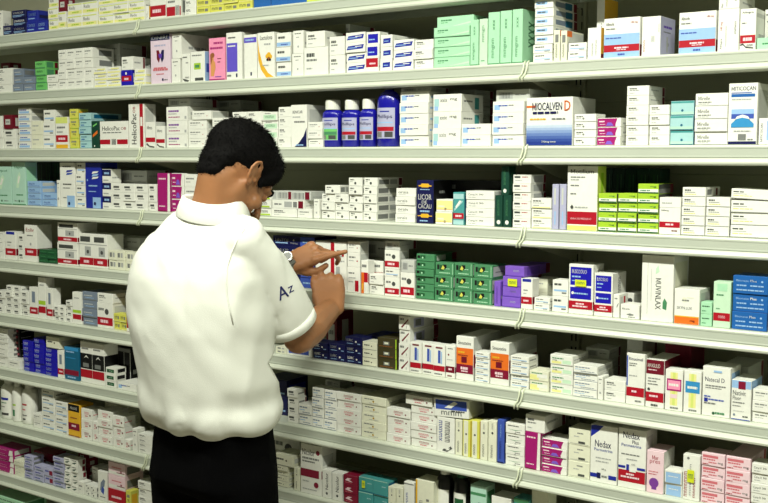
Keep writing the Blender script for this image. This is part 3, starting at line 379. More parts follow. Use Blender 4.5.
 'plb': dict(c='w', a='R.04,.0,.96,.85,lb|L.2,.5,.8,.56,w|R.04,.86,.96,1,w', s='R.1,.1,.9,.9,gw', d='pale blue and white medicine box', k='pale blue boxes', n='light_blue_medicine_box'),
 'rvt': dict(c='w', a='V.06,.06,.26,.62,rd,mnmnmnm|V.62,.06,.76,.5,rd,mnmnm|V.4,.1,.5,.8,lg,mmnnmm|C.3,.93,.03,gy', s='R.1,.1,.9,.9,gw', d='white carton with red vertical lettering', k='red vertical lettered carton', n='white_carton', cat='carton'),
 'nic': dict(c='w', a='T.08,.78,.68,.9,bk,Nicolor|C.84,.86,.05,mr|L.08,.7,.9,.74,gy|L.08,.64,.7,.67,gy|R0,.34,.9,.5,mr|C.76,.2,.06,mr|L.1,.24,.4,.26,lg|L.1,.08,.8,.1,lg', s='R0,.34,.9,.5,mr|R.1,.6,.8,.8,gw', d='white carton with black lettering and maroon band', k='maroon-banded carton', n='large_white_carton', cat='carton'),
 'bkv': dict(c='w', a='V.34,.3,.66,.9,bk,Nicolor|C.5,.16,.05,dg', s='R0,0,1,1,gw', d='white upright carton with vertical black lettering', k='vertical black lettered cartons', n='white_carton', cat='carton'),
 'mar': dict(c='mr', a='P.1,.4,.3,.7,.6,.7,.4,.5,.7,.3,.5,.3,lpk|L.1,.15,.6,.22,pr', s='R.1,.1,.9,.9,dr', d='maroon medicine box with pale letter', k='maroon boxes', n='maroon_medicine_box'),
 'mgx': dict(c='tg', a='R0,0,1,.04,te|L.6,.6,.9,.66,lt|R.0,.96,1,1,mn', s='R.1,.1,.9,.9,te', d='sea green medicine box', k='sea green boxes', n='green_medicine_box'),
 'wpb': dict(c='w', a='V.2,.1,.4,.7,mb,mnmnm|R.5,.1,.7,.3,bl|R0,.94,1,.97,gy', s='R.1,.1,.9,.9,gw', d='white and blue upright carton', k='white-blue upright carton', n='white_carton', cat='carton'),
 'ycb': dict(c='cr', a='R0,0,.1,1,yo|R.6,.5,.76,.56,gy|V.2,.1,.4,.5,lg,mmnm', s='R0,0,1,1,cr', d='wide cream carton with yellow edge', k='yellow-edged cream carton', n='cream_carton', cat='carton'),
 'gpl': dict(c='mn', a='R0,.8,1,.86,gn|P.1,.5,.4,.3,.9,.5,.4,.4,te|R.5,.6,.8,.66,dg', s='R.1,.1,.9,.9,gn', d='pale green carton with dark wave', k='pale green wave carton', n='green_carton', cat='carton'),
 'tgn': dict(c='tg', a='C.5,.5,.1,nv|R0,.9,1,1,gn', s='R.1,.1,.9,.9,te', d='teal green carton with navy mark', k='teal green carton', n='teal_carton', cat='carton'),
 'lbx': dict(c='li', a='L.1,.6,.7,.8,bl|R.2,.1,.9,.3,bg|R0,0,1,.06,gy', s='R.1,.2,.8,.8,gy', d='lilac-blue pill box', k='lilac-blue boxes', n='lilac_medicine_box'),
 'lbd': dict(c='li', a='L.1,.6,.5,.8,bl|R.55,.2,.92,.8,mr|R0,0,1,.06,gy', s='R.1,.2,.8,.8,gy', d='lilac pill box with maroon patch', k='maroon-patched boxes', n='lilac_medicine_box'),
 'wtg': dict(c='w', a='P.1,.3,.5,.2,.9,.6,.5,.5,dgn|L.1,.7,.8,.84,gy', s='R.6,.1,.95,.9,dr', d='pale box, green leaf mark', k='leaf mark boxes', n='small_white_medicine_box'),
 'ptr': dict(c='lpk', a='R0,.1,1,.34,w|C.76,.4,.08,mr|L.2,.6,.8,.68,pr|R.5,.26,.98,.32,mr', s='R.1,.2,.8,.8,gy', d='pinkish white box with maroon mark', k='maroon mark boxes', n='pink_medicine_box'),
 'rdb': dict(c='rd', a='L.2,.4,.8,.55,lpk|R0,.0,1,.12,w', s='R.1,.2,.8,.8,dr', d='red medicine box with pale print', k='red box', n='red_medicine_box'),
 'wbm': dict(c='w', a='P.2,.3,.7,.5,.8,.7,.6,.75,.3,.6,bg|P.3,.3,.6,.2,.7,.4,.5,.5,mb|L.2,.1,.8,.13,gy', s='R.1,.1,.9,.9,gw', d='white carton with smoky blue emblem', k='smoky blue emblem carton', n='white_carton', cat='carton'),
}
# ------------------------------------------------------------------ swept tubes and rounded solids
def tube(bm, pts, rad, n=10, flat=None):
    pts = [Vector(p) for p in pts]; rings = []
    for i, p in enumerate(pts):
        t = (pts[min(i+1, len(pts)-1)]-pts[max(i-1, 0)]).normalized()
        a = t.orthogonal().normalized() if i == 0 else (rings_a - t*rings_a.dot(t)).normalized()
        rings_a = a; b = t.cross(a)
        rings.append([bm.verts.new(p+(a*math.cos(2*math.pi*k/n)+b*math.sin(2*math.pi*k/n))*rad[i]) for k in range(n)])
    for i in range(len(rings)-1):
        for k in range(n): bm.faces.new((rings[i][k], rings[i][(k+1) % n], rings[i+1][(k+1) % n], rings[i+1][k]))
    bm.faces.new(list(reversed(rings[0]))); bm.faces.new(rings[-1])
def ico(r, c, sub=2):
    bm = bmesh.new(); bmesh.ops.create_icosphere(bm, subdivisions=sub, radius=1)
    out = [Vector(c)+Vector((v.co.x*r[0], v.co.y*r[1], v.co.z*r[2])) for v in bm.verts]; bm.free(); return out
def hull(bm, balls, sub=2, n=None):
    """convex solid around balls (centre, radius)"""
    vs = []
    for c, r in balls:
        r3 = r if hasattr(r, '__len__') else (r, r, r)
        vs += [bm.verts.new(p) for p in ico(r3, c, sub)]
    res = bmesh.ops.convex_hull(bm, input=vs)
    junk = [g for g in res['geom_interior'] if isinstance(g, bmesh.types.BMVert)]
    junk += [g for g in res['geom_unused'] if isinstance(g, bmesh.types.BMVert)]
    bmesh.ops.delete(bm, geom=list(set(junk)), context='VERTS')
def chain(bm, pts, rad, sub=2):
    for i in range(len(pts)-1): hull(bm, [(pts[i], rad[i]), (pts[i+1], rad[i+1])], sub)
def remesh(bm, voxel, smooth=2, name='m'):
    me = bpy.data.meshes.new(name); bm.to_mesh(me); bm.free()
    o = bpy.data.objects.new('tmp', me); C.objects.link(o)
    md = o.modifiers.new('r', 'REMESH'); md.mode = 'VOXEL'; md.voxel_size = voxel; md.use_smooth_shade = True
    if smooth:
        s = o.modifiers.new('s', 'SMOOTH'); s.iterations = smooth; s.factor = .5
    dg = bpy.context.evaluated_depsgraph_get()
    out = bpy.data.meshes.new_from_object(o.evaluated_get(dg)); out.name = name
    bpy.data.objects.remove(o); bpy.data.meshes.remove(me)
    for p in out.polygons: p.use_smooth = True
    return out
def link(name, me, parent, m):
    o = bpy.data.objects.new(name, me); C.objects.link(o)
    me.materials.clear(); me.materials.append(m)
    if parent:
        o.parent = parent; o.matrix_parent_inverse = parent.matrix_world.inverted()
    return o
# ------------------------------------------------------------------ stock of every shelf
# left edge, right edge, top (picture columns and rows of the front face), boxes in the stack, package design, options
# options: Y distance back from the shelf edge, d depth, c columns, on = stands on the stack listed k entries before, r rotation, t sideways tilt
STOCK = {
1: [(-3,3,11,1,'wup'),(3,12,26,1,'nav'),(12,26,11,3,'nav'),(26,37,11,2,'blv'),(37.5,47,21,1,'blv'),
    (48,58,-3,3,'ygs'),(58,66,12,1,'ygs'),(58.5,66,-2,1,'red',dict(on=1)),(67,97,4,2,'ygs',dict(c=2)),(97.5,144,-4,3,'ygs',dict(c=3)),(145,149,6,1,'cyl'),
    (150,166,-2,1,'rw'),(166.5,181,-3,1,'bar'),(184,195,0,2,'wlt'),(195.5,252,-8,3,'ysm',dict(c=4)),(252.5,306,-9,1,'blu',dict(c=3)),(306.5,330,-12,1,'yel')],
2: [(-5,12,69,3,'wlt'),(12.5,22.5,69,3,'bgr'),(23,34.5,77,2,'bgr'),(1,10,63,1,'red',dict(Y=.13,d=.05,on=3)),
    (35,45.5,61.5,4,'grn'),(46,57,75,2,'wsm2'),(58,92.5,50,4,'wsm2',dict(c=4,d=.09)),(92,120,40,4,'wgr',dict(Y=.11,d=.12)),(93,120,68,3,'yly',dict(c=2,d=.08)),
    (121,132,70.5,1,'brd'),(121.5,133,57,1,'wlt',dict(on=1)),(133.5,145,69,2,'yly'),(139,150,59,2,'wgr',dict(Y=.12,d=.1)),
    (151,170.5,33,1,'bow'),(171.5,180,59,1,'wup',dict(d=.13)),(172,181.5,34,1,'wup',dict(on=1,d=.15)),(180.8,190,54,1,'wcu'),(190.5,205,52,1,'wyl'),
    (209,225,38.5,1,'pnk'),(226.5,242,33,1,'vio'),(244,257,35,1,'vi2'),(245,260,26,1,'wgr',dict(Y=.1,d=.1)),(257.5,274.5,33,1,'bee'),(275.5,290,33,3,'lbs'),
    (292,303.5,54,1,'wup'),(293,303.5,31,1,'wup',dict(on=1)),(304,328,48,1,'wlt'),(306,325,32,1,'wlt',dict(on=1,d=.1)),(329,344.5,37,2,'wlt'),(333,349,25,3,'wgr',dict(Y=.1,d=.12)),
    (345.5,365,33,4,'wbr'),(365.5,378.5,57.5,1,'wrq'),(365.5,378.5,32,2,'wbq',dict(on=1)),(379.5,391.5,35,3,'wbs',dict(d=.12)),(392.5,413,40,3,'wbr'),(413.5,432.5,40,3,'wlt',dict(d=.16)),
    (433.5,469.5,28,4,'gbx'),(437,474,17.5,1,'gbx',dict(on=1,Y=.03)),(470,478.5,20,1,'gup'),(479,487.5,19,1,'gu2'),(488,499.5,12.5,1,'gup'),(500,511.5,11,1,'gup'),(512,522.5,9.5,1,'gup',dict(d=.1)),
    (532.5,552,45,2,'wcap'),(534,553,9,4,'slb',dict(on=1,d=.13)),(534.5,553.5,0,1,'slb',dict(on=1,d=.13,Y=.016)),(553.5,560,30,1,'wsp'),(560.5,567,30.5,1,'wsp',dict(d=.09)),(567.5,586,43,2,'wcap'),
    (587.5,601,28,1,'cyl',dict(d=.03)),(596,604,-2,1,'cyl',dict(Y=.09,d=.08)),(603.5,640,19,1,'lbr',dict(d=.09)),(641.5,660.5,17,1,'wli',dict(d=.09)),
    (678.5,716,13,1,'lbr',dict(d=.09)),(717.5,739,9.5,1,'wrv',dict(d=.11)),(719,740,-9,1,'wrv',dict(on=1,d=.11)),(739.5,756,9,1,'wre',dict(d=.1)),(757,775,38,1,'lgn'),(759,772,10,1,'wup',dict(Y=.07))],
3: [(-5,2.5,116,3,'wlt'),(3,15,129,2,'wsm'),(3.5,12,115,1,'red',dict(on=1)),(18,30.5,108,6,'pbl'),(31.5,42.5,121,2,'wpl'),(43,54.5,110,3,'wcap'),
    (56,68,117,1,'yrd'),(69,77.5,109,4,'yel'),(79,91,113,5,'lbl',dict(d=.13)),(91.5,99,121,1,'dgb'),(100,128,121.5,1,'hp',dict(d=.06)),(129,144.5,104,1,'hpv',dict(d=.05)),
    (145.5,155.5,122,1,'wrs'),(156,165,126,1,'wrs'),(166,187,107,3,'wpt',dict(d=.14)),(168,190,99,1,'wgr',dict(on=1,Y=.03,d=.12)),(187.5,206,120,3,'wdt'),(192,211,111,1,'wdt',dict(on=1)),(206.5,231,118,3,'wdt'),
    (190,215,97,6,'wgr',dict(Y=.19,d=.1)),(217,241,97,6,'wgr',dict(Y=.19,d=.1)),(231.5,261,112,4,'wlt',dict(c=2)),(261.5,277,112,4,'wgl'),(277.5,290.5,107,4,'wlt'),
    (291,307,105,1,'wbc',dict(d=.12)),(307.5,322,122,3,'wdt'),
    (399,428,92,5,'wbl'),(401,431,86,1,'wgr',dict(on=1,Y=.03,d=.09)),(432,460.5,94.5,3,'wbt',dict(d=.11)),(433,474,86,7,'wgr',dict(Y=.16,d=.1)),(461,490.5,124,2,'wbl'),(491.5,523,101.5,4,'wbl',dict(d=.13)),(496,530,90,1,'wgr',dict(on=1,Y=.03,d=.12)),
    (524,572.5,98,1,'mio',dict(d=.13)),(573.5,595.5,114,4,'wcm'),(596.5,620.5,118,3,'mag'),(625.5,648,105.5,4,'wlt',dict(d=.1)),(626.5,649,86,2,'wlt',dict(on=1,d=.1)),(648.5,669,105,4,'wlt',dict(d=.1)),
    (669.5,693,101,3,'tea',dict(d=.1)),(694,727,93.5,4,'mir',dict(d=.12)),(727.5,757,83.5,1,'mit',dict(d=.08)),(758.5,775,118,1,'wmv')],
4: [(-8,12,166,1,'mnt'),(12.5,26,160,1,'mnt',dict(d=.05)),(27,60,160,2,'dgs',dict(Y=.16,d=.1,c=4)),(27,40.5,181,4,'lbg'),(41.5,56,193,2,'lbg',dict(c=1)),(57,60,180,1,'wup'),
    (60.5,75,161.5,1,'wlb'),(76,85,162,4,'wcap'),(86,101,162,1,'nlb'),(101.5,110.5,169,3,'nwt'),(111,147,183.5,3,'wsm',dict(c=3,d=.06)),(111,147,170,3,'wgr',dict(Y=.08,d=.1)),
    (148,156.5,184,3,'wsm'),(157.5,170.5,173,1,'mgc'),(171.5,184,173,3,'mag'),(184.5,197,174,3,'wsm2'),
    (246,258,200,2,'wyg'),(258.5,271,192,3,'wyg'),(271.5,297,208,1,'wlt'),(297.5,312,208.5,1,'wsm2'),(272,304.5,199.5,1,'wgx',dict(on=2)),(272,311,190.5,1,'grr',dict(on=1,Y=.02)),
    (313.5,319.5,199,1,'wup'),(321,348,193.5,3,'wsq',dict(c=2,d=.08)),(325,340,185,1,'wsq',dict(on=1)),(348.5,362,177.5,5,'wsq',dict(d=.08)),(363,376.5,177.5,5,'wsq',dict(d=.12)),
    (395,415,188,4,'wor'),(416.5,433.5,180,1,'lic',dict(d=.09)),(435,452,199,2,'ywh'),(440,504,180,2,'blk',dict(Y=.11,d=.1)),(453,464,192,1,'tlr'),(465.5,494,190.5,4,'wgp'),
    (494.8,502.5,195,1,'dgu'),(503,511,195,1,'dgu',dict(d=.07)),(501,509,166,1,'dgu',dict(on=1)),(512,530,174.5,6,'wgt',dict(d=.08)),(530.5,551,198,3,'wmx'),(551.5,558.5,184,1,'lil'),(559,566,184,1,'lil'),
    (566.8,597,165,1,'mot',dict(d=.05)),(598,616.5,193,4,'lim'),(617,636.5,193,4,'lim'),(637,658,183.5,5,'lim',dict(d=.09)),(659,680.5,197,1,'wrw'),(681,704.5,187,5,'tlt',dict(d=.1)),(705,729,197,4,'tlt'),(730,775,200,3,'big'),(731,775,190,1,'big',dict(on=1,t=2.5)),
    (600,660,168,1,'dgs',dict(Y=.22,d=.06,c=5))],
5: [(-5,4.5,232,3,'wup'),(5.5,16,231,1,'wbu'),(17.5,24,234,3,'wsm'),(25,37,224.5,1,'wrl'),(38,56,249,3,'dgr',dict(c=2)),(57.5,77.5,242,1,'wrt'),(57.5,77.5,222,1,'wrt',dict(on=1)),(78.5,107,233,1,'wrt',dict(c=2)),
    (108,124.5,250,2,'wcs',dict(c=2)),(125,142,252,2,'wcs',dict(c=2)),(108,140,236,3,'wgr',dict(Y=.1,d=.08)),
    (272.5,314.5,235,5,'lin',dict(d=.1)),(315.3,346.6,240.5,1,'wst',dict(d=.1)),(347,360,266.5,1,'wrk'),(347.4,360,252,1,'wdt',dict(on=1)),(347.4,360,241,1,'wdt',dict(on=1)),
    (361,368.3,260,1,'owh',dict(d=.03)),(363,383.5,259.5,1,'owh',dict(Y=.05,d=.04)),(369,383,273.5,2,'wlt',dict(d=.033)),(360,386,240,3,'wgr',dict(Y=.1,d=.1)),
    (384.5,399.5,276.5,1,'wr2'),(384.5,399.5,268.5,1,'wcap',dict(on=1)),(384.5,399.5,249.5,1,'wr2',dict(on=1)),(385,400,240.5,1,'wgr',dict(on=1,d=.08)),(400.3,414.5,272,1,'wr2'),(401,414.5,259.5,1,'wgr',dict(on=1,d=.07)),
    (415.3,433.5,253.5,6,'ghs',dict(d=.11)),(434.3,453,262,3,'ghn'),(453.5,472,262.5,3,'ghn'),(472.5,491.5,264.5,3,'ghn',dict(d=.07)),(494,500.5,281,1,'pup'),(501.5,520,276,3,'pur',dict(d=.11)),(505,524.5,265.5,1,'pur',dict(on=1,d=.14,Y=.02)),
    (520.8,532.5,278,1,'wbu'),(533.5,549,297,2,'wcap'),(533,547,278,2,'wpl',dict(Y=.07,d=.06)),(551.5,567.5,279.5,2,'wcap'),(568.3,593,263.5,1,'bus',dict(d=.06)),(594,612.5,272.5,1,'bus',dict(d=.08)),
    (613,619.5,294,1,'wbx',dict(d=.05)),(620.5,639.5,303.5,1,'wov'),(620,634,292,1,'wr2',dict(Y=.08,d=.05)),(641,673,254.5,1,'muv',dict(d=.1)),(674,699.5,288,1,'sky',dict(d=.07)),(700.3,712,301.5,2,'gsm'),
    (712.8,730.5,281,1,'lgr'),(731.5,767,275,3,'blm'),(768,780,276,1,'wup')],
6: [(-5,5,290,3,'wsm'),(5.5,20.5,285,5,'wsm',dict(c=2)),(21.2,29,291,4,'wsm'),(29.7,38,286.5,1,'wru'),(38.7,46,277,1,'tll'),(46.7,53,288,1,'wru'),(53.7,65,305.5,3,'wsm',dict(c=2)),(65.7,72,300,4,'wsm'),
    (72.7,81.5,291.5,1,'tll'),(82.2,96.5,291,4,'bgr'),(97.3,113,302,1,'wr2'),(97.3,113,292.5,1,'wlt',dict(on=1,d=.1)),(113.6,126,313,2,'ysm',dict(c=2)),(126.5,140,305,1,'rdb'),
    (275.5,286.5,346,2,'wcs'),(287,311.5,345.5,1,'wbd'),(326,337,311,1,'red',dict(Y=.11,d=.08)),(312,327.5,341.5,2,'nvs'),(328,344.5,343,2,'nvs'),(345,361.5,336,3,'nvs'),(362,376.5,341,3,'crs'),(363,381,335,4,'blv',dict(Y=.1,d=.1)),(377,396.5,337,3,'olv',dict(d=.09)),
    (398,409,315.5,4,'wdg',dict(d=.14)),(409.8,445,341.5,1,'wuv',dict(c=3)),(445.5,455,345,1,'wu3'),(456,473.5,335.5,1,'orb',dict(d=.14)),(474.5,489,351.5,5,'wcap'),(490,509,341,1,'orb',dict(d=.15)),(509.8,528.5,355,5,'wcap'),
    (529.3,548.5,369.5,2,'wyb'),(549.3,572,354,4,'wxy',dict(d=.09)),(572.8,597,364,4,'wbx2',dict(d=.09)),(585,609,347,4,'wgr',dict(Y=.13,d=.07)),(597.6,603,376,1,'wup'),(603.6,625,379,2,'wlt'),
    (625.8,644.5,352.5,1,'wbe'),(645.3,664,358.5,1,'drt',dict(d=.1)),(664.8,682.5,368.5,1,'pil'),(683.3,701,370,1,'pib'),(701.8,730,365.5,1,'nat',dict(d=.07)),(730.8,751,379,1,'flu',dict(d=.08)),(751.8,775,388.5,3,'wdt'),
    (626,642,338,1,'wgr',dict(Y=.12,d=.1)),(664,690,342,1,'mar',dict(Y=.13,d=.1)),(720,748,364,1,'wgr',dict(Y=.1,d=.12))],
7: [(-8,7.5,327,8,'wsm2'),(8.2,20,359,1,'wsm2'),(8.2,19.5,327,5,'bks',dict(on=1,Y=.05)),(23,33,340,6,'rbs'),(33.7,44,337.5,7,'rbs'),(44.7,57,347,6,'rbs'),(46,59,336,1,'crs',dict(on=1,d=.1)),
    (57.7,64,350,1,'wru'),(64.7,79,346,1,'teb'),(79.8,104,341,1,'bwt',dict(c=2,d=.06)),(105,131,345,1,'bdk',dict(Y=.07,d=.1,c=2)),(104.8,114.5,367,3,'gbk'),(115,136,381,1,'wbl'),
    (262,286.5,377,2,'nvs',dict(Y=.06,d=.1)),(287,297.5,388,4,'wsm'),(298,311,403.5,2,'wbx2'),(311.5,323,387,4,'wbx2'),(323.5,336,389.5,4,'wbx2'),(325,340,379,6,'wgr',dict(Y=.09,d=.07)),
    (336.6,360.5,391,5,'wrp'),(361.2,385.5,395,5,'wcr',dict(d=.14)),(386.2,409.5,407,4,'wrp'),(410.2,436,404,5,'wrp'),(405.5,432,394,1,'wrp',dict(on=1)),
    (436.8,454.5,416,1,'tlv',dict(d=.12)),(455.2,462,419,1,'cru'),(462.5,470.5,419.5,1,'yeu'),(471,479.5,420,1,'yeu'),(434.5,469,397.5,1,'tlp',dict(on=4,d=.08,t=-3)),(480,487.5,420.5,1,'cru'),(488,496.5,420,1,'cru'),(497,504,419,1,'blp'),
    (504.7,524,422,4,'wls'),(524.7,540.5,430.5,1,'mgc',dict(d=.06)),(525.5,545,413.5,1,'wlt',dict(on=1,d=.12)),(541.2,566.5,438,4,'mag'),(567.3,589,427.5,3,'wbd3',dict(d=.06)),
    (589.8,617,423.5,1,'ned',dict(d=.06)),(617.8,645.5,427,1,'nep',dict(d=.07)),(646.3,663.5,449.5,1,'ppk',dict(d=.07)),(664.3,681.5,469,2,'plb'),(682.3,699.5,453.5,1,'rvt',dict(d=.05)),(700.3,724,451.5,4,'wrd'),(724.6,749.5,455.5,4,'wrd',dict(d=.12)),(750.5,775,462.5,5,'wgp')],
8: [(33,41,413,2,'wsm2'),(41.7,54.5,388.5,5,'wcap'),(55,67.5,400.5,4,'wcap'),(68.2,80,403,1,'ylb'),(80.6,91.5,408,3,'wrp'),(92,97,421,2,'wrp'),(97.5,112,409.5,4,'wrp',dict(c=1)),(112.5,123.5,415,3,'wrp'),(124,130,439,1,'wrp'),(104,127,400,6,'wpl',dict(Y=.09,d=.06)),
    (132.5,137.5,428,1,'wup'),(138,152,433,4,'wlt'),
    (262,274,452,4,'wcap'),(274.6,287.5,464,4,'crs'),(274.6,293,452.5,1,'crs',dict(on=1)),(288.2,293.5,466,1,'cru'),(294,299.5,467,1,'cru'),(270,300,431,1,'wr2',dict(Y=.12,d=.08)),(300.6,321.5,442.5,1,'nic',dict(d=.07)),(322.2,331.5,469,1,'bkv'),(332,342.5,472,1,'bkv'),(343,357,474,3,'mar'),
    (358,387.5,476,2,'mgx',dict(c=2)),(388,395.5,486,1,'cru'),(396,403,487,1,'cru'),(403.8,414,481,1,'wpb'),(415.3,433.5,478.5,1,'ycb'),(470,486,484,1,'gpl'),(491,511,495,1,'wrp',dict(Y=.02)),(513,529,497,1,'tgn',dict(Y=.02)),(531,548,489.5,1,'wpl',dict(Y=.03))],
9: [(-6,13,446,4,'mgc',dict(d=.08)),(13.6,23.5,459.5,3,'wpl'),(24,32.5,455,5,'lbx'),(33,43,465,3,'lbx'),(43.5,52.5,468,2,'lbd'),(33,52,450,2,'mar',dict(Y=.08,d=.06)),(53,63.5,456,6,'lbx'),(64.2,77.5,457,5,'wtg',dict(c=2)),(78.5,86,452,5,'red',dict(Y=.06,d=.05)),(78,83.5,481,1,'wsm2'),
    (84,96.5,484,2,'wsq',dict(c=2)),(98,107.5,470,1,'wbm'),(92,98,466,1,'wup',dict(Y=.07,d=.05)),(108.2,125,487.5,1,'rdb'),(108.2,125,461,2,'ptr',dict(on=1,d=.08)),(125.8,131,490,1,'yel'),(138,152,480,4,'wlt'),(125,137,477,3,'rdb',dict(Y=.06,d=.06))],
10: [(-8,24,493,3,'gsm',dict(c=1,d=.1)),(28,60,520,2,'wlt')],
}
SHELF_TOP = {k: 1.6+.3843-.2*(k-1)+.045 for k in range(1, 11)}
ORD = ['', 'top', 'second', 'third', 'fourth', 'fifth', 'sixth', 'seventh', 'eighth', 'ninth', 'tenth']
_h = ['lowest', 'second-lowest', 'third-lowest', 'fourth-lowest']; _t = ['fourth-highest', 'third-highest', 'second-highest', 'topmost']
POS = {1: [''], 2: ['lower', 'upper'], 3: ['lowest', 'middle', 'topmost'], 4: _h[:2]+_t[2:], 5: _h[:2]+['middle']+_t[2:], 6: _h[:3]+_t[1:], 7: _h[:3]+['middle']+_t[1:], 8: _h+_t}
COLN = {1: [''], 2: ['left', 'right'], 3: ['left', 'centre', 'right'], 4: ['leftmost', 'left-centre', 'right-centre', 'rightmost'], 5: ['first', 'second', 'third', 'fourth', 'fifth']}
placed = []     # every carton with the facts its label is written from

def put_boxes():
    rnd = random.Random(3)
    for k, rows in STOCK.items():
        zt = SHELF_TOP[k]; tops = []; spans = []
        for idx, row in enumerate(rows):
            xl, xr, yt, n, dn = row[:5]; o = row[5] if len(row) > 5 else {}
            D = DES[dn]; Y = o.get('Y', .012)
            zb = zt if 'on' not in o else tops[idx-o['on']]
            x0 = X_at(xl, zb+.03, Y); x1 = X_at(xr, zb+.03, Y)
            ztop = Z_at(yt, x0, Y)
            H = max(.012, min(ztop-zb, SHELF_TOP[k]+.1525-zb if k > 1 else 9))
            nc = o.get('c', 1); W = (x1-x0)/nc; h = H/n
            d = o.get('d')
            if d is None: d = min(.085, max(.035, W*.95))
            # keep clear of what already stands in the same depth
            if 'on' not in o:
                for (a0, a1, b0, b1, c0, c1) in spans:
                    if b0 < Y+d and b1 > Y and c0 < zb+H and c1 > zb:
                        if a0 < x0 < a1: x0 = a1+.0004
                        elif x0 <= a0 < x1: x1 = a0-.0004
                W = (x1-x0)/nc
            if W < .004: print('THIN', k, row); continue
            spans.append((x0, x1, Y, Y+d, zb, zb+H)); tops.append(zb+H)
            yr = 0
            for c in range(nc):
                for i in range(n):
                    g = .0006
                    me = carton_mesh(dn, W-g*2, d, h-.0004, D['n'])
                    ob = bpy.data.objects.new(D['n'], me); C.objects.link(ob)
                    jy = 0 if n*nc == 1 else rnd.uniform(0, .0055)
                    ob.location = (x0+W*(c+.5), Y+jy, zb+h*i)
                    slack = g/max(d, W)*1.6
                    ob.rotation_euler = (0, math.radians(o.get('t', 0)), rnd.uniform(-slack, slack))
                    if o.get('t'):
                        ob.location.z += abs(math.sin(math.radians(o['t'])))*W/2
                    placed.append(dict(o=ob, k=k, idx=idx, dn=dn, i=i, n=n, c=c, nc=nc, Y=Y, on='on' in o, x=x0+W*(c+.5), px=(xl+(xr-xl)*(c+.5)/nc), on_k=o.get('on'), tilt=o.get('t')))
put_boxes()

def near_name(k, idx, step):
    rows = STOCK[k]; j = idx+step
    me = rows[idx]
    best = None
    for t, r in enumerate(rows):
        if t == idx or r[4] == me[4]: continue
        o = r[5] if len(r) > 5 else {}
        if 'on' in o or o.get('Y', .012) > .04: continue
        if step > 0 and r[0] >= me[1]-3 and (best is None or r[0] < best[0]): best = r
        if step < 0 and r[1] <= me[0]+3 and (best is None or r[1] > best[1]): best = r
    return best
def write_labels():
    used = {}
    for p in placed:
        D = DES[p['dn']]; k = p['k']
        pos = POS[p['n']][p['i']]; col = COLN[p['nc']][p['c']]
        place = []
        if p['n'] > 1 and p['nc'] > 1: place.append(f'{pos} in {col} stack')
        elif p['n'] > 1: place.append(f'{pos} in stack')
        elif p['nc'] > 1: place.append(f'{col} one')
        L, R = near_name(k, p['idx'], -1), near_name(k, p['idx'], 1)
        if p['Y'] > .04 and not p['on']: rel = ['at back']
        else: rel = []
        bk_ = 'at back ' if rel else ''
        rows = sorted([r for r in STOCK[k] if r[4] == p['dn']], key=lambda r: r[0])
        NM = ['first', 'second', 'third', 'fourth', 'fifth', 'sixth', 'seventh', 'eighth', 'ninth']
        head = D['d']; sh = f'{ORD[k]} shelf'
        what = 'such'
        ends = []
        if p['px'] > 735: ends.append('at right edge')
        if p['px'] < 14: ends.append('at left edge')
        if len(rows) == 1:
            if L is not None: ends.append(bk_+'right of '+DES[L[4]]['k'])
            if R is not None: ends.append(bk_+'left of '+DES[R[4]]['k'])
            if L is not None: ends.append('beside '+DES[L[4]]['k'])
            if R is not None: ends.append('beside '+DES[R[4]]['k'])
            ends.append('')
        else:
            r_i = rows.index(STOCK[k][p['idx']])
            if L is not None and sum(near_name(k, STOCK[k].index(q), -1) == L for q in rows) == 1: ends.append(bk_+'right of '+DES[L[4]]['k'])
            if R is not None and sum(near_name(k, STOCK[k].index(q), 1) == R for q in rows) == 1: ends.append(bk_+'left of '+DES[R[4]]['k'])
            if r_i == 0: ends.append(f'leftmost {what}')
            elif r_i == len(rows)-1: ends.append(f'rightmost {what}')
            else: ends.append(f'{NM[r_i]} {what} from left')
        tries = [', '.join([q for q in [head]+place+[sh, e_] if q]) for e_ in ends]
        ok = None
        for t in tries:
            t = t.replace('  ', ' ')
            if t not in used and len(t.split()) <= 16: ok = t; break
        if ok is None:
            ok = tries[0]; print('LABEL', ok)
        used[ok] = 1
        tag(p['o'], ok, D.get('cat', 'box'), f"{D['k']} on the {ORD[k]} shelf" if p['n']*p['nc'] > 1 else None)
write_labels()
print('cartons', len(placed))
LAMPS = [(-3.5,-1.45,14,"at the left"),(-1.6,-1.45,50,"in the middle"),(-.1,-1.45,66,"at the right")]
EXPO = 0.2
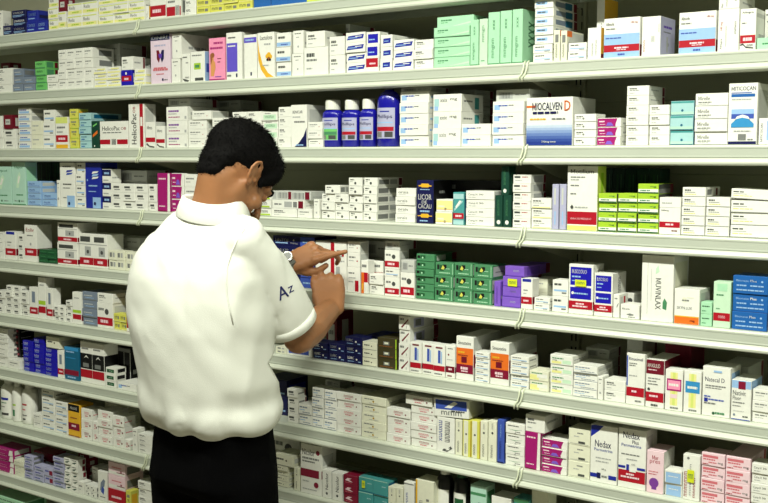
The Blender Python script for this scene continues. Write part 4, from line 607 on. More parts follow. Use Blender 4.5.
# ------------------------------------------------------------------ shelving
UX = [-5.30, -3.935, -2.5699, -1.2045, .161, 1.5264]     # uprights
enamel = mat('enamel_white', (204,209,193), rough=.38, var=.02, scale=8, spec=.5)
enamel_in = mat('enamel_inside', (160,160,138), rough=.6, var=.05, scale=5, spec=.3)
rail_m = mat('rail_grey', (182,188,174), rough=.45, var=.02, scale=12)
clip_m = mat('clip_plastic', (216,222,196), rough=.35, var=.03)
for u in range(1, 4):
    x0, x1 = UX[u], UX[u+1]
    root = empty('shelving_unit', (0, 0, 0))
    tag(root, ['', 'white metal shelving unit at the left, beyond the man', 'white metal shelving unit in the middle, behind the man', 'white metal shelving unit at the right of the photo'][u], 'shelving unit', 'white pharmacy shelving units')
    for k in range(1, 11):
        zb = SHELF_TOP[k]-.045
        mb = MB()
        # pressed steel tray: flat top, folded front and back, bright rounded lower roll
        mb.extrude_x([(.001,zb+.0445),(.30,zb+.0445),(.30,zb+.022),(.296,zb+.022),(.296,zb+.0415),(.006,zb+.0415),(.004,zb+.012),(.006,zb+.003),(.03,zb+.003),(.03,zb),
                      (0,zb),(-.007,zb+.0005),(-.0115,zb+.003),(-.0125,zb+.007),(-.009,zb+.0135),(-.004,zb+.0165),(-.0035,zb+.041),(-.002,zb+.044)], x0+.0015, x1-.0015, enamel)
        sh = mb.build('shelf', root)
        m2 = MB(); m2.extrude_x([(-.0036,zb+.040),(-.0056,zb+.040),(-.0056,zb+.037),(-.0048,zb+.036),(-.0048,zb+.021),(-.0058,zb+.020),(-.0058,zb+.0175),(-.0036,zb+.0175)], x0+.002, x1-.002, rail_m)
        m2.build('price_rail', sh)
    # bracket of each shelf at the left post
    for k in range(1, 11):
        zb = SHELF_TOP[k]-.045; mb = MB()
        xx = x0+.004
        mb.add([(xx,.02,zb+.003),(xx,.30,zb+.003),(xx,.30,zb-.055),(xx,.27,zb-.055),(xx+.002,.02,zb+.003),(xx+.002,.30,zb+.003),(xx+.002,.30,zb-.055),(xx+.002,.27,zb-.055)],
               [(0,1,2,3),(7,6,5,4),(0,4,5,1),(1,5,6,2),(2,6,7,3),(3,7,4,0)], enamel_in)
        mb.build('bracket', root)
    mb = MB(); mb.box(x0-.014, .302, .0, x0+.014, .345, 2.32, enamel_in, bev=.002)
    for i in range(60):
        z = .1+i*.036; mb.box(x0-.008, .3016, z, x0-.004, .302, z+.02, mat('slot_dark', (20,20,18))); mb.box(x0+.004, .3016, z, x0+.008, .302, z+.02, mat('slot_dark', (20,20,18)))
    mb.build('upright_post', root)
    mb = MB()
    for i in range(12):
        z = .08+i*.185
        mb.box(x0+.0145, .318, z, x1-.0145, .322, z+.1845, enamel_in, bev=.0012)
    mb.build('back_panel', root)
    mb = MB(); mb.box(x0+.001, .01, 0, x1-.001, .30, .08, enamel); mb.build('plinth', root)
    # plastic clips over each front joint
    for k in range(1, 11):
        zb = SHELF_TOP[k]-.045
        cr = MB()
        for s, dx in ((0, -.0045), (1, .0045)):
            bm = bmesh.new()
            pts = [(x0+dx+.006, .001, zb+.0475), (x0+dx+.006, -.0065, zb+.043), (x0+dx+.0055, -.008, zb+.03), (x0+dx+.002, -.010, zb+.017), (x0+dx-.003, -.0165, zb+.007), (x0+dx-.004, -.014, zb-.002)]
            tube(bm, pts, [.0022]*6, 8); cr.bm(bm, clip_m)
        c_ = cr.build('joint_clip', root, smooth=True)
# ------------------------------------------------------------------ the man
skin = mat('skin', (152,104,68), rough=.5, var=.06, scale=25, bump=.15, sub=.12, spec=.4, bscale=300)
shirt_m = mat('white_cotton', (220,221,212), rough=.85, var=.015, scale=20, bump=.25, spec=.2, bscale=500)
trouser_m = mat('black_twill', (4,4,5), rough=.95, var=.1, scale=40, spec=.05)
hair_m = mat('black_hair', (5,4,4), rough=.8, var=.3, scale=120, spec=.1)
shoe_m = mat('black_leather', (14,13,12), rough=.35, var=.05)
steel_m = mat('watch_steel', (190,190,186), rough=.25, metal=1, var=.03)

PX, PY = X_at(206, 1.2, -.5), -.5
man = empty('person', (PX, PY, 0))
tag(man, 'man in white short-sleeved shirt and black trousers picking boxes off the shelves', 'person')
bpy.context.view_layer.update()

R_SH = at(245, 240, -.505); L_SH = Vector((PX-.165, PY+.02, 1.375))
R_EL = at(299, 338, -.34); R_WR = at(331, 309, -.135)
L_WR = at(289, 264, -.12); L_EL = L_SH+Vector((-.03, .16, -.25))
PEL = Vector((X_at(214, .95, -.48), -.48, .95))
CH = Vector((PX-.005, PY-.01, 1.28))
NECK0 = at(213, 213, -.50); HEADC = at(237, 176, -.45)
HF = Vector((math.sin(math.radians(11)), math.cos(math.radians(11)), 0))       # heading of the face
pit = math.radians(45)
hy = (HF*math.cos(pit)-Vector((0,0,1))*math.sin(pit)).normalized()
hx = HF.cross(Vector((0,0,1))).normalized()
hz = hx.cross(hy).normalized()
HM = Matrix((hx, hy, hz)).transposed()*.98
def hp(x, y, z): return HEADC+HM@Vector((x, y, z))

bm = bmesh.new()
# head, built in its own frame (x to his right, y forward, z up), then laid into place
def hball(c, r, sub=3):
    vs = [bm.verts.new(hp(c[0]+q.x, c[1]+q.y, c[2]+q.z)) for q in ico(r, (0,0,0), sub)]
    r_ = bmesh.ops.convex_hull(bm, input=vs)
def hh(balls):
    vs = []
    for c, r in balls:
        r3 = r if hasattr(r, '__len__') else (r, r, r)
        vs += [bm.verts.new(hp(*q)) for q in ico(r3, c, 2)]
    res = bmesh.ops.convex_hull(bm, input=vs)
    junk = [g for g in res['geom_interior']+res['geom_unused'] if isinstance(g, bmesh.types.BMVert)]
    bmesh.ops.delete(bm, geom=list(set(junk)), context='VERTS')
hball((0,-.012,.03), (.074,.094,.086))
hh([((0,.045,.03),(.056,.044,.05)), ((0,.048,-.03),(.05,.038,.04)), ((0,.0,-.01),(.066,.05,.06))])
hh([((0,.062,-.092),(.02,.018,.016)), ((-.046,.0,-.06),(.014,.02,.02)), ((.046,.0,-.06),(.014,.02,.02)), ((-.052,.0,-.01),.016), ((.052,.0,-.01),.016), ((0,.07,-.045),(.03,.016,.02))])
hh([((0,.088,.008),.008), ((0,.112,-.032),(.010,.010,.009))])
for s in (-1, 1):
    hh([((s*.004,.104,-.034),.009), ((s*.015,.098,-.038),.0065)])
    hh([((s*.012,.083,.018),.010), ((s*.036,.076,.020),.010), ((s*.052,.058,.014),.009)])     # brow
    hball((s*.031,.074,-.001), (.017,.012,.010), 2)                                           # eyelids
    hball((s*.043,.055,-.03), (.02,.022,.02), 2)                                              # cheek
    # ear: rim, bowl and lobe
    ep = [(.071,.004,.012),(.080,-.004,.026),(.087,-.018,.030),(.090,-.028,.020),(.088,-.030,.002),(.083,-.022,-.014),(.077,-.010,-.026),(.073,-.002,-.026)]
    for i in range(len(ep)-1):
        hh([((s*ep[i][0],ep[i][1],ep[i][2]),.0042), ((s*ep[i+1][0],ep[i+1][1],ep[i+1][2]),.0042)])
    hh([((s*.072,-.004,.010),.004), ((s*.082,-.020,.018),.004), ((s*.080,-.020,-.006),.004), ((s*.072,-.002,-.014),.004)])
    hh([((s*.074,-.003,-.022),.0055), ((s*.077,-.007,-.030),.0055)])
    hh([((s*.072,.008,-.004),.004), ((s*.074,.006,-.010),.004)])                              # tragus
hh([((-.018,.092,-.056),.005), ((0,.098,-.055),.0065), ((.018,.092,-.056),.005)])
hh([((-.016,.090,-.066),.0055), ((0,.095,-.067),.0075), ((.016,.090,-.066),.0055)])
# neck and trunk
hull(bm, [(hp(0,-.035,-.03), .056), (hp(0,-.01,-.06), .045), (NECK0+Vector((0,.0,-.02)), .058)])
hull(bm, [(hp(0,-.055,-.02), .036), (NECK0+Vector((-.01,-.012,-.04)), .056)])
hull(bm, [(NECK0+Vector((0,0,-.06)), .06), (R_SH+Vector((-.02,0,-.01)), .035), (L_SH+Vector((.03,0,-.01)), .035)])
hull(bm, [(R_SH+Vector((-.03,0,-.04)), .05), (L_SH+Vector((.03,0,-.04)), .05), (CH+Vector((.08,0,0)), .085), (CH-Vector((.08,0,0)), .085)])
hull(bm, [(CH+Vector((.07,0,-.02)), .085), (CH-Vector((.07,0,.02)), .085), (PEL+Vector((.05,0,.06)), .07), (PEL+Vector((-.05,0,.06)), .07)])
hull(bm, [(PEL+Vector((.06,0,0)), .07), (PEL+Vector((-.06,0,0)), .07), (PEL+Vector((.075,0,-.09)), .08), (PEL+Vector((-.075,0,-.09)), .08)])
for s in (-1, 1):
    hip = PEL+Vector((s*.08, 0, -.08)); kn = Vector((PEL.x+s*.095, PEL.y+.015, .49)); an = Vector((PEL.x+s*.105, PEL.y-.02, .09))
    chain(bm, [hip, kn, an], [.078, .052, .036])
    hull(bm, [(an+Vector((0,-.02,-.04)), .032), (an+Vector((s*.02,.15,-.055)), .022)])
# arms: each limb tapers, hands follow
def limb(a, b, c):
    chain(bm, [a+Vector((0,0,-.012)), a.lerp(b, .45), b], [.040, .043, .037])
    chain(bm, [b, b.lerp(c, .3), c.lerp(b, .12), c], [.040, .044, .030, .027])
limb(R_SH, R_EL, R_WR); limb(L_SH, L_EL, L_WR)
def hand(wr, fdir, back, side, curls, thumb, sc=1.0, spread=.06):
    """wr wrist, fdir towards the fingers, back out of the back of the hand, side: +1 thumb on the across side
    curls: per finger three bends in degrees; thumb: list of points in hand frame"""
    f = fdir.normalized(); b = (back-f*back.dot(f)).normalized(); a = f.cross(b)*side
    def P(u, v, w): return wr+(a*u+f*v+b*w)*sc
    kn = [(.030, .088), (.010, .094), (-.011, .090), (-.030, .080)]
    hull(bm, [(P(.016,0,0), .020*sc), (P(-.014,0,0), .019*sc), (P(.027,.045,0), .014*sc), (P(-.027,.04,0), .013*sc)])
    hull(bm, [(P(.018,.01,0), .016*sc), (P(-.016,.01,0), .015*sc)]+[(P(u, v-.006, -.001), .0125*sc) for u, v in kn])
    hull(bm, [(P(.018,.02,-.010), .016*sc), (P(.03,.05,-.008), .014*sc), (P(.020,.06,-.006), .012*sc)])
    for u, v in kn: chain(bm, [P(u, v-.004, .004), P(u, v+.004, .002)], [.0105*sc, .0100*sc])
    L = [(.044,.027,.021), (.048,.031,.022), (.044,.029,.021), (.035,.021,.019)]
    R = [(.0100,.0088,.0080,.0070), (.0102,.0090,.0080,.0070), (.0096,.0085,.0076,.0067), (.0086,.0076,.0070,.0060)]
    for i, (u, v) in enumerate(kn):
        p = P(u, v, 0); ang = 0; sp = (1.5-i)*spread
        fd = (f*math.cos(sp)+a*math.sin(sp)).normalized()
        pts = [P(u*.9, v-.03, 0), p]
        for j in range(3):
            ang += math.radians(curls[i][j]); p = p+(fd*math.cos(ang)-b*math.sin(ang))*L[i][j]*sc; pts.append(p)
        chain(bm, pts, [R[i][0]*sc]+[r*sc for r in R[i]])
    chain(bm, [P(*q) for q in thumb], [.015*sc, .0125*sc, .0105*sc, .0085*sc][:len(thumb)])
    return P
# left hand: back towards the camera, index stretched along the shelf, thumb below it
lf = (at(322, 249, -.09)-L_WR)
LP = hand(L_WR, lf, Vector((.25, -.70, .62)), 1, [(2, 4, 4), (34, 62, 40), (60, 75, 40), (70, 80, 40)],
     [(.020,.018,-.008), (.040,.045,-.020), (.046,.078,-.026), (.040,.104,-.026)], .95)
# right hand: seen from the back of the wrist, fingers closing round the slim carton
rf = (at(324, 272, -.065)-R_WR)
RP = hand(R_WR, rf+Vector((0,0,.03)), Vector((.55,-.83,.05)), -1, [(48, 70, 35), (58, 75, 35), (64, 75, 35), (68, 75, 35)],
     [(.018,.015,-.008), (.034,.045,-.020), (.034,.075,-.030), (.020,.095,-.040)], 1.1)
me = remesh(bm, .0032, 6, 'body')
bs = bmesh.new(); bs.from_mesh(me); HI = HM.inverted(); sel = []
for v in bs.verts:
    q = HI@(v.co-HEADC)
    if v.co.z > 1.42 and q.z < -.028 and (q.y < .045 or q.z < -.11) and abs(q.x) < .14: sel.append(v)
for _ in range(45): bmesh.ops.smooth_vert(bs, verts=sel, factor=.6, use_axis_x=True, use_axis_y=True, use_axis_z=True)
bs.to_mesh(me); bs.free()
body = link('body', me, man, skin)
print('body verts', len(me.vertices))

# eyes, brows
for s in (-1, 1):
    b2 = MB(); b = bmesh.new(); vs = [b.verts.new(hp(s*.031+q.x, .0775+q.y, -.002+q.z)) for q in ico((.0115,.0095,.006), (0,0,0), 2)]
    bmesh.ops.convex_hull(b, input=vs); b2.bm(b, mat('eye_white', (220,216,205), rough=.2)); b2.build('eye', None).parent = man
    C.objects[-1].matrix_parent_inverse = Matrix.Translation(-man.location)
    b = bmesh.new(); tube(b, [hp(s*.012,.094,.020), hp(s*.026,.093,.026), hp(s*.040,.084,.026), hp(s*.053,.068,.019)], [.0030,.0042,.0038,.002], 8)
    b2 = MB(); b2.bm(b, hair_m); o = b2.build('eyebrow', None, smooth=True); o.parent = man; o.matrix_parent_inverse = Matrix.Translation(-man.location)

# hair: cap over the skull, tapering to the nape, with short strands
bm = bmesh.new()
hball((0,-.022,.046), (.0815,.100,.085))
hh([((0,.045,.075),(.062,.040,.036)), ((0,-.02,.08),(.07,.06,.05))])
hh([((0,-.070,-.01),(.058,.034,.04)), ((0,-.040,.04),(.076,.07,.05))])
hh([((0,-.068,-.045),(.046,.022,.022)), ((0,-.070,.0),(.056,.034,.03))])
for s in (-1, 1):
    hh([((s*.052,.048,.05),(.022,.022,.03)), ((s*.066,.032,.018),(.009,.010,.016)), ((s*.069,.026,-.002),(.005,.006,.010))])
me = remesh(bm, .0045, 4, 'hair')
for v in me.vertices:
    n_ = v.normal; v.co += n_*(.0010*noise.noise(v.co*120)+.0012*noise.noise(v.co*30))
hv = [(v.co.copy(), v.normal.copy()) for v in me.vertices]
rnd = random.Random(11)
hb = MB(); hb.add([v.co for v in me.vertices], [tuple(p.vertices) for p in me.polygons], hair_m)
dn = -hz
for i in range(5200):
    co, n_ = rnd.choice(hv)
    t = (n_*.75+(hy*.5+hz*.15 if (co-HEADC).dot(hz) > .09 else -hz*.75)+Vector((rnd.uniform(-.35,.35), rnd.uniform(-.35,.35), rnd.uniform(-.35,.35)))).normalized()
    ln = rnd.uniform(.004, .009)*(1.25 if (co-HEADC).dot(hz) > .08 else .7); a = t.orthogonal().normalized()*.0009; b = t.cross(a)
    hb.add([co+a, co-a*.5+b*.8, co-a*.5-b*.8, co+t*ln], [(0,1,3),(1,2,3),(2,0,3)], hair_m)
bpy.data.meshes.remove(me)
o = hb.build('hair', None, smooth=True); o.parent = man; o.matrix_parent_inverse = Matrix.Translation(-man.location)

# shirt: ringed trunk, two sleeves, voxelled into one cloth surface and creased
bm = bmesh.new()
def ring(cx, cy, z, a, b, tilt=0, n=40):
    out = []
    for k in range(n):
        t = 2*math.pi*k/n; c, s = math.cos(t), math.sin(t)
        e = .86
        x = a*math.copysign(abs(c)**e, c); y = b*math.copysign(abs(s)**e, s)
        out.append(bm.verts.new((cx+x, cy+y, z+x*tilt)))
    return out
SX = PX; SY = PY
RG = [ # z, centre x, centre y, half width, half depth
 (.950, PEL.x, PEL.y, .138, .098), (.957, PEL.x+.002, PEL.y-.002, .164, .120), (.972, PEL.x+.006, PEL.y-.004, .174, .136), (1.0, PEL.x+.004, PEL.y-.006, .177, .141), (1.03, PEL.x-.004, PEL.y-.010, .175, .136),
 (1.07, PX+.006, PY+.004, .178, .132), (1.13, PX+.0, PY-.004, .182, .130), (1.20, PX-.006, PY-.010, .186, .130), (1.27, PX-.010, PY-.012, .188, .128),
 (1.32, PX-.010, PY-.012, .186, .122), (1.36, PX-.010, PY-.010, .176, .112), (1.395, PX-.008, PY-.006, .156, .100), (1.425, PX-.004, PY-.004, .126, .090), (1.445, PX+.0, PY-.002, .104, .082), (1.462, PX+.004, PY+.0, .086, .074), (1.475, PX+.008, PY+.002, .070, .066)]
rs = [ring(x, y, z, a, b) for z, x, y, a, b in RG]
for i in range(len(rs)-1):
    n = len(rs[i])
    for k in range(n): bm.faces.new((rs[i][k], rs[i][(k+1) % n], rs[i+1][(k+1) % n], rs[i+1][k]))
bm.faces.new(list(reversed(rs[0]))); bm.faces.new(rs[-1])
def sleeve(sh, el, frac, r0, r1):
    e = sh.lerp(el, frac)
    chain(bm, [sh+Vector((0,0,-.012)), sh.lerp(e, .4), e], [r0, (r0+r1)/2, r1], 3)
sleeve(R_SH+Vector((-.008,0,.008)), R_EL, .80, .057, .063)
sleeve(L_SH+Vector((.010,0,-.0)), L_EL, .78, .058, .062)
me = remesh(bm, .0065, 6, 'shirt')
# cut the sleeve ends open-looking: flatten everything beyond the cuff plane
def cuff(sh, el, frac):
    ax = (el-sh).normalized(); e = sh.lerp(el, frac)
    return e, ax
cuffs = [cuff(R_SH, R_EL, .86), cuff(L_SH, L_EL, .88)]
def crease(p):
    h = 0
    d = (p-R_SH).length
    q = Vector((p.x*5+noise.noise(p*3)*1.1, p.y*5, p.z*1.7+p.x*2.2))
    h += .013*noise.noise(q)
    q2 = Vector((p.x*11+1.2*noise.noise(p*5), p.y*11, p.z*4.2-p.x*4.5))
    h += .0055*(1-2*abs(noise.noise(q2)))*.8
    # slack above the belt
    k = max(0, 1-abs(p.z-.97)/.10)
    h += k*.008*math.sin(p.x*52+p.y*31+4*noise.noise(p*7))
    # slanting drag folds from the shoulder blade down to the side
    w_ = p.x*.55+p.z*.62+p.y*.3+.025*noise.noise(p*6)
    m_ = max(0, 1-abs(p.z-1.22)/.26)
    h += m_*.0045*max(-.3, math.sin(w_*62))*(.4+.6*max(0, noise.noise(p*4+Vector((3,1,5)))+.4))
    # armhole seam: the sleeve head stands a little proud of the back panel
    xs_ = R_SH.x-.052+.16*(p.z-R_SH.z)+.9*max(0, R_SH.z-.05-p.z)**2
    if p.z > 1.17 and p.y < R_SH.y+.06: h += .0045*max(0, min(1, (p.x-xs_)/.007))*min(1, (p.z-1.17)/.05)
    axs_ = (R_EL-R_SH).normalized(); t_ = (p-R_SH).dot(axs_)-.012+((p-R_SH).length*.12)
    if abs(t_) < .012 and (p-R_SH).length < .12: h -= .003*(1-abs(t_)/.012)
    return h
for v in me.vertices:
    p = v.co.copy(); v.co = p+v.normal*crease(p)
bs = bmesh.new(); bs.from_mesh(me)
for _ in range(5): bmesh.ops.smooth_vert(bs, verts=bs.verts[:], factor=.5, use_axis_x=True, use_axis_y=True, use_axis_z=True)
bs.to_mesh(me); bs.free(); me.update()
for e, ax in cuffs:
    for v in me.vertices:
        t = (v.co-e).dot(ax)
        if t > 0 and (v.co-e).length < .14: v.co -= ax*t*.97
me.update()
for p in me.polygons: p.use_smooth = True
shirt = link('shirt', me, man, shirt_m)

# hem bands of the sleeves
def band(e, ax, r, m, name, th=.0025, wdt=.022):
    b = bmesh.new(); a = ax.orthogonal().normalized(); c = ax.cross(a); n = 36; rings = []
    for rr, tt in ((r-.010, .001), (r-.002, .0015), (r, 0), (r+.0008, -wdt*.5), (r, -wdt), (r-.010, -wdt)):
        rings.append([b.verts.new(e+ax*tt+(a*math.cos(2*math.pi*k/n)+c*math.sin(2*math.pi*k/n))*rr) for k in range(n)])
    for i in range(len(rings)-1):
        for k in range(n): b.faces.new((rings[i][k], rings[i][(k+1) % n], rings[i+1][(k+1) % n], rings[i+1][k]))
    bmesh.ops.recalc_face_normals(b, faces=b.faces[:])
    q = MB(); q.bm(b, m); o = q.build(name, None, smooth=True); o.parent = man; o.matrix_parent_inverse = Matrix.Translation(-man.location)
for e, ax in cuffs: band(e, ax, .0655, shirt_m, 'sleeve_hem')

# collar: a stand and a fold that falls outwards
b = bmesh.new(); n = 48; rings = []
cc = NECK0+Vector((0,0,-.0)); axn = (hp(0,-.03,-.06)-NECK0).normalized(); axn = (axn*.45+Vector((0,0,1))*.7).normalized()
a_ = axn.orthogonal().normalized(); a_ = (Vector((1,0,0))-axn*axn.x).normalized(); c_ = axn.cross(a_)
for rr, tt in ((.056,-.03),(.060,.0),(.063,.030),(.067,.036),(.072,.033),(.080,.012),(.086,-.008),(.0855,-.0105),(.080,-.010),(.076,-.005),(.066,-.03)):
    rings.append([b.verts.new(cc+axn*(tt+.004*math.sin(2*math.pi*k/n*2))+(a_*math.cos(2*math.pi*k/n)*1.04+c_*math.sin(2*math.pi*k/n))*rr) for k in range(n)])
for i in range(len(rings)-1):
    for k in range(n): b.faces.new((rings[i][k], rings[i][(k+1) % n], rings[i+1][(k+1) % n], rings[i+1][k]))
bmesh.ops.recalc_face_normals(b, faces=b.faces[:])
q = MB(); q.bm(b, shirt_m); o = q.build('collar', None, smooth=True); o.parent = man; o.matrix_parent_inverse = Matrix.Translation(-man.location)

# trousers
bm = bmesh.new()
hull(bm, [(PEL+Vector((.078,0,.02)), (.072,.102,.04)), (PEL+Vector((-.078,0,.02)), (.072,.102,.04)), (PEL+Vector((.085,-.005,-.12)), (.082,.112,.05)), (PEL+Vector((-.085,-.005,-.12)), (.082,.112,.05))])
for s in (-1, 1):
    hip = PEL+Vector((s*.085, -.005, -.12)); kn = Vector((PEL.x+s*.098, PEL.y+.015, .49)); an = Vector((PEL.x+s*.105, PEL.y-.015, .08))
    chain(bm, [hip, kn, an], [.094, .078, .070], 3)
me = remesh(bm, .009, 4, 'trousers')
for v in me.vertices: v.co += v.normal*(.006*noise.noise(Vector((v.co.x*9, v.co.y*9, v.co.z*4))))
link('trousers', me, man, trouser_m)
for s in (-1, 1):
    bm = bmesh.new(); an = Vector((PEL.x+s*.105, PEL.y-.02, .05))
    hull(bm, [(an+Vector((0,-.045,0)), (.036,.036,.045)), (an+Vector((s*.01,.06,-.01)), (.045,.05,.035)), (an+Vector((s*.02,.17,-.02)), (.042,.05,.026))])
    for v in bm.verts: v.co.z = max(v.co.z, .001)
    me = bpy.data.meshes.new('shoe'); bm.to_mesh(me); bm.free(); link('shoe', me, man, shoe_m)

# wristwatch
wroot = empty('wristwatch', (0,0,0)); wroot.parent = man; wroot.matrix_parent_inverse = Matrix.Translation(-man.location)
wax = (L_WR-L_EL).normalized(); wc = L_WR+wax*.004
outw = Vector((.2,-.9,.35)); outw = (outw-wax*outw.dot(wax)).normalized(); sd = wax.cross(outw)
for k in range(20):
    t = 2*math.pi*k/20
    if k in (0, 1, 19): continue
    pc = wc+(outw*math.cos(t)+sd*math.sin(t))*.0345
    nrm = (outw*math.cos(t)+sd*math.sin(t)); tg = wax.cross(nrm)
    b = bmesh.new(); bmesh.ops.create_cube(b, size=1)
    for v in b.verts: v.co = pc+tg*v.co.x*.0098+wax*v.co.y*.019+nrm*v.co.z*.0045
    bmesh.ops.bevel(b, geom=b.edges[:], offset=.0009, segments=1, affect='EDGES')
    q = MB(); q.bm(b, steel_m); q.build('bracelet_link', wroot)
def disc(c, nrm, r, h, m, name):
    b = bmesh.new(); a = nrm.orthogonal().normalized(); c2 = nrm.cross(a)
    tube(b, [c, c+nrm*h*.8, c+nrm*h], [r, r, r*.92], 24); q = MB(); q.bm(b, m); q.build(name, wroot)
disc(wc+outw*.031, outw, .0160, .008, steel_m, 'watch_case')
disc(wc+outw*.0392, outw, .0120, .0006, mat('watch_dial', (120,122,118), rough=.3), 'watch_dial')

# navy initial embroidered on the sleeve
from mathutils.bvhtree import BVHTree
dgh = bpy.context.evaluated_depsgraph_get()
bvh = BVHTree.FromObject(shirt, dgh)
ctr = R_SH.lerp(R_EL, .56)+Vector((.018, .014, .014)); nd = Vector((.60,-.72,.1)).normalized()
axs = (R_EL-R_SH).normalized(); uu = axs.cross(nd).normalized(); vv = nd.cross(uu).normalized()
if vv.z < 0: vv = -vv
if uu.x < 0: uu = -uu
sp_ = []
for px_, py_ in ((248,223),(243,231),(236,243),(231,254),(227,268),(226,282),(227,296),(230,310),(233,324)):
    d_ = ray(px_, py_).normalized(); hit = bvh.ray_cast(shirt.matrix_world.inverted()@CAM, d_)
    if hit[0] is not None: sp_.append(shirt.matrix_world@hit[0]+hit[1]*.0004)
if len(sp_) > 3:
    b = bmesh.new(); tube(b, sp_, [.0019]*len(sp_), 6); q = MB(); q.bm(b, shirt_m); o = q.build('armhole_seam', None, smooth=True); o.parent = man; o.matrix_parent_inverse = Matrix.Translation(-man.location)
def emb(s, u0, v0, u1, v1, m, q, sk=0):
    vs, fs = text_geo(s); pts = []
    for x, y in vs:
        u = u0+(u1-u0)*x+sk*y; v = v0+(v1-v0)*y
        o_ = shirt.matrix_world.inverted()@(ctr+uu*u+vv*v+nd*.3)
        hit = bvh.ray_cast(o_, -nd)
        pts.append(shirt.matrix_world@hit[0]+nd*.0012 if hit[0] is not None else ctr+uu*u+vv*v+nd*.07)
    q.add(pts, fs, m)
q = MB(); emb('A', -.022, -.015, .003, .014, mat('navy_thread', (18,26,90), rough=.7), q, .006); emb('z', .005, -.010, .018, .004, mat('navy_thread', (18,26,90)), q, .004)
o = q.build('sleeve_emblem', None); o.parent = man; o.matrix_parent_inverse = Matrix.Translation(-man.location)
# ------------------------------------------------------------------ bottles
def bottle_blue(px0, px1, pyt, k, Y, labc, desc, ovalshape=False):
    zt = SHELF_TOP[k]; x0 = X_at(px0, zt+.05, Y+.02); x1 = X_at(px1, zt+.05, Y+.02); w = x1-x0; x = (x0+x1)/2
    H = Z_at(pyt, x, Y+.02)-zt; r = w/2
    root = empty('blue_bottle', (x, Y+r*.8, zt))
    tag(root, desc, 'bottle', 'cobalt blue medicine bottles')
    bl = mat('cobalt_plastic', (24,22,150), rough=.22, var=.02)
    b = MB(); hb_ = H*.80 if not ovalshape else H*.97
    sh = H*.66 if not ovalshape else H*.72
    prof = [(r*.9, 0), (r, .003), (r, sh*.98)]
    for i in range(1, 7):
        t = i/6*math.pi/2; prof.append((r*(.42+.58*math.cos(t)), sh+(hb_-sh-.004)*math.sin(t)))
    prof += [(r*.40, hb_)]
    b.lathe(prof, bl, 28, sy=.78); b.build('bottle_body', root, smooth=True)
    if not ovalshape:
        c = MB(); cr = r*.66; c.lathe([(cr, 0), (cr, H*.18), (cr*.93, H*.20)], mat('cap_white', (232,232,222), rough=.4), 24); c.build('cap', root, loc=(0,0,hb_-.004))
    # label wraps the front of the bottle
    lb = MB(); lm = pm('li'); n = 16; A = math.radians(56); l0, l1 = H*.14, H*(.60 if not ovalshape else .66)
    def P(u, v, l=0):
        a = -math.pi/2+(-A+2*A*u); rr = r+.0006+.00015*l
        return (rr*math.cos(a), rr*.78*math.sin(a), l0+(l1-l0)*v)
    def patch(u0, v0, u1, v1, m, l):
        vs = []; fs = []
        for i in range(n+1):
            u = u0+(u1-u0)*i/n; vs += [P(u, v0, l), P(u, v1, l)]
        for i in range(n): fs.append((2*i, 2*i+2, 2*i+3, 2*i+1))
        lb.add(vs, fs, m)
    patch(0, 0, 1, 1, lm, 0)
    vs_, fs_ = text_geo('Phillips')
    lb.add([P(.12+.76*x_, .62+.16*y_, 2) for x_, y_ in vs_], fs_, pm('nv'))
    patch(.3, .86, .75, .9, pm('bl'), 1); patch(.1, .5, .9, .54, pm('lb'), 1)
    patch(.06, .24, .94, .38, pm(labc), 1)
    if labc == 'gn': patch(.03, .02, .97, .5, pm('gr'), .5)
    patch(.12, .04, .42, .22, pm('gy'), 2); patch(.55, .04, .9, .22, pm('dg'), 2)
    lb.build('bottle_label', root)
bottle_blue(322.8, 341, 98.5, 3, .02, 'gn', 'cobalt blue bottle with green label and white cap, third shelf')
bottle_blue(342.6, 360, 98.5, 3, .02, 'rd', 'cobalt blue bottle with red-striped label, right of the green-labelled one')
bottle_blue(360.8, 376.5, 97.5, 3, .02, 'rd', 'cobalt blue white-capped bottle with red-striped label, left of the largest blue bottle')
bottle_blue(377.2, 398.2, 88, 3, .012, 'rd', 'largest cobalt blue bottle, cap hidden, left of pale blue corner boxes', True)
def bottle_white(px0, px1, pyt, k, Y, print_, desc, cap='w2', body='w', kind='white_bottle'):
    zt = SHELF_TOP[k]; x0 = X_at(px0, zt+.05, Y+.015); x1 = X_at(px1, zt+.05, Y+.015); r = (x1-x0)/2; x = (x0+x1)/2
    H = min(.15, Z_at(pyt, x, Y)-zt)
    root = empty(kind, (x, Y+r, zt)); tag(root, desc, 'bottle')
    b = MB(); b.lathe([(r*.92,0),(r,.004),(r,H*.72),(r*.93,H*.78),(r*.7,H*.84),(r*.45,H*.86),(r*.45,H*.88)], mat('bottle_'+body, PAL[body], rough=.3), 24, sy=.85); b.build('bottle_body', root, smooth=True)
    c = MB(); c.lathe([(r*.55,0),(r*.55,H*.12),(r*.5,H*.13)], mat('cap_'+cap, PAL[cap], rough=.35), 20); c.build('cap', root, loc=(0,0,H*.86))
    lb = MB(); A = 1.0
    def patch(u0, v0, u1, v1, m, l):
        vs = []; fs = []; n = 10
        for i in range(n+1):
            a = -math.pi/2-A+2*A*(u0+(u1-u0)*i/n); rr = r+.0004+.0002*l; vs += [(rr*math.cos(a), .85*rr*math.sin(a), H*v0), (rr*math.cos(a), .85*rr*math.sin(a), H*v1)]
        for i in range(n): fs.append((2*i, 2*i+2, 2*i+3, 2*i+1))
        lb.add(vs, fs, m)
    patch(.05, .08, .95, .6, pm('w'), 0)
    for (u0, v0, u1, v1, c_) in print_: patch(u0, v0, u1, v1, pm(c_), 1)
    lb.build('bottle_label', root)
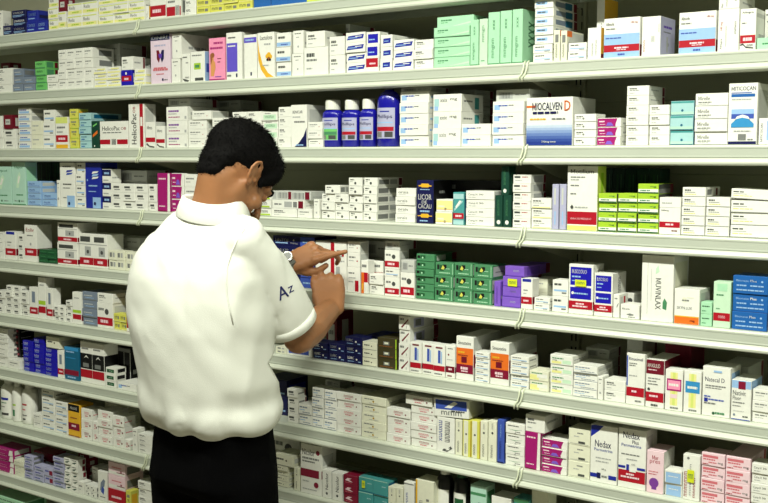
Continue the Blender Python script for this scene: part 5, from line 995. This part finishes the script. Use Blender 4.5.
bottle_white(-1, 12, 372, 8, .012, [(.3,.48,.8,.54,'bl'),(.3,.4,.7,.42,'gn'),(.3,.3,.6,.32,'gy'),(.3,.1,.8,.16,'dg')], 'white lotion bottle with blue heading, eighth shelf, left photo edge')
bottle_white(12.8, 20.5, 374, 8, .012, [(.3,.14,.6,.3,'gn'),(.3,.4,.7,.44,'yg')], 'slim white bottle with green mark, eighth shelf')
bottle_white(21.2, 32, 376, 8, .012, [(.3,.46,.7,.5,'rd'),(.3,.34,.6,.37,'pr'),(.3,.2,.7,.23,'gy'),(.3,.1,.6,.14,'dg')], 'white bottle with red print, eighth shelf, right of slim green-marked bottle')
bottle_white(32.6, 41, 378, 8, .06, [(.3,.4,.7,.44,'gy')], 'greyish white bottle set back behind small white boxes, eighth shelf', body='gw')
bottle_white(436, 451, 462, 8, .03, [(.2,.1,.8,.5,'w')], 'dark bottle with white cap and dark body, eighth shelf', cap='w', body='bk', kind='dark_bottle')
bottle_white(453, 468, 462, 8, .03, [(.2,.1,.8,.5,'grb')], 'dark bottle with green cap, eighth shelf, right of white-capped dark bottle', cap='grb', body='bk', kind='dark_bottle')

# ------------------------------------------------------------------ price stickers stuck on four packages
def sticker(px, py, wpx, hpx, match, label):
    best = None
    for p in placed:
        if p['dn'] != match: continue
        o = p['o']; me = o.data; xs = [v.co.x for v in me.vertices]; zs = [v.co.z for v in me.vertices]
        w0, w1 = o.location.x+min(xs), o.location.x+max(xs)
        X = X_at(px, o.location.z+max(zs)/2, o.location.y); Z = Z_at(py, X, o.location.y)
        dz = 0 if o.location.z <= Z <= o.location.z+max(zs) else min(abs(Z-o.location.z), abs(Z-o.location.z-max(zs)))
        dx = abs(X-(w0+w1)/2)
        if best is None or dx+dz < best[0]: best = (dx+dz, p, X, Z)
    _, p, X, Z = best; o = p['o']; s = .0026
    wx = wpx*s; hx_ = hpx*s; hmax = max(v.co.z for v in o.data.vertices); wmax = max(v.co.x for v in o.data.vertices)
    lx = max(-wmax+wx/2, min(wmax-wx/2, X-o.location.x)); lz = max(hx_/2, min(hmax-hx_/2, Z-o.location.z)) if hx_ < hmax else hmax/2
    mb = MB(); mb.box(lx-wx/2, -.0032, lz-hx_/2, lx+wx/2, -.0026, lz+hx_/2, pm('stk'))
    vs, fs = text_geo('mmn'); mb.add([(lx-wx*.35+wx*.7*a, -.0033, lz-hx_*.2+hx_*.4*b) for a, b in vs], fs, pm('gn'))
    st = mb.build('price_sticker', o); st['label'] = label
sticker(581, 283, 11, 6, 'bus', 'yellow-green price sticker')
sticker(513, 282.5, 10, 7, 'pur', 'yellow-green price sticker')
sticker(691, 476, 6, 11, 'rvt', 'yellow-green price sticker')
sticker(364, 484, 4, 8, 'mgx', 'yellow-green price sticker')

# ------------------------------------------------------------------ room
floor_m = mat('floor_tile', (140,134,118), rough=.35, var=.08, scale=3)
wall_m = mat('plaster', (165,165,150), rough=.8, var=.04, scale=6)
ceil_m = mat('ceiling_panel', (165,165,152), rough=.9, var=.03, scale=10)
def slab(name, *a):
    mb = MB(); mb.box(*a[:6], a[6]); o = mb.build(name); o['kind'] = 'structure'; return o
slab('floor', -6, -5, -.05, 3, .4, 0, floor_m)
slab('wall_back', -6, .36, 0, 3, .46, 3.0, wall_m)
slab('ceiling', -6, -5, 3.0, 3, .46, 3.06, ceil_m)
slab('wall_left', -6.1, -5, 0, -6, .46, 3.0, wall_m)
slab('wall_right', 3, -5, 0, 3.1, .46, 3.0, wall_m)
slab('wall_front', -6, -5.1, 0, 3, -5, 3.0, wall_m)
tube_m = mat('tube_glow', (255,255,232), rough=.5, emit=3)
def lamp(x, y, power, name_where):
    root = empty('ceiling_light', (x, y, 2.93))
    tag(root, 'white twin-tube fluorescent ceiling light '+name_where, 'ceiling light', 'fluorescent ceiling lights')
    mb = MB(); mb.box(-.62, -.09, .04, .62, .09, .069, enamel, bev=.004); mb.build('housing', root)
    for s in (-1, 1):
        mb = MB(); bm = bmesh.new(); tube(bm, [(-.59, s*.045, .022), (.59, s*.045, .022)], [.013, .013], 12); mb.bm(bm, tube_m); mb.build('tube', root, smooth=True)
    ld = bpy.data.lights.new('lamp', 'AREA'); ld.shape = 'RECTANGLE'; ld.size = 1.2; ld.size_y = .16; ld.energy = power; ld.color = LCOL
    lo = bpy.data.objects.new('tube_light', ld); C.objects.link(lo); lo.location = (x, y, 2.925)
LCOL = (.975, 1.0, .87)
for x, y, p, w_ in LAMPS: lamp(x, y, p, w_)
w = bpy.data.worlds.new('world'); SC.world = w; w.use_nodes = True
w.node_tree.nodes['Background'].inputs[0].default_value = (.9, 1, .85, 1); w.node_tree.nodes['Background'].inputs[1].default_value = .02
vs = SC.view_settings; vs.view_transform = 'Standard'; vs.look = 'None'; vs.gamma = 1; vs.exposure = EXPO
SC.display_settings.display_device = 'sRGB'
try: vs.use_curve_mapping = False
except Exception: pass
SC.cycles.use_denoising = True
SC.cycles.max_bounces = 6
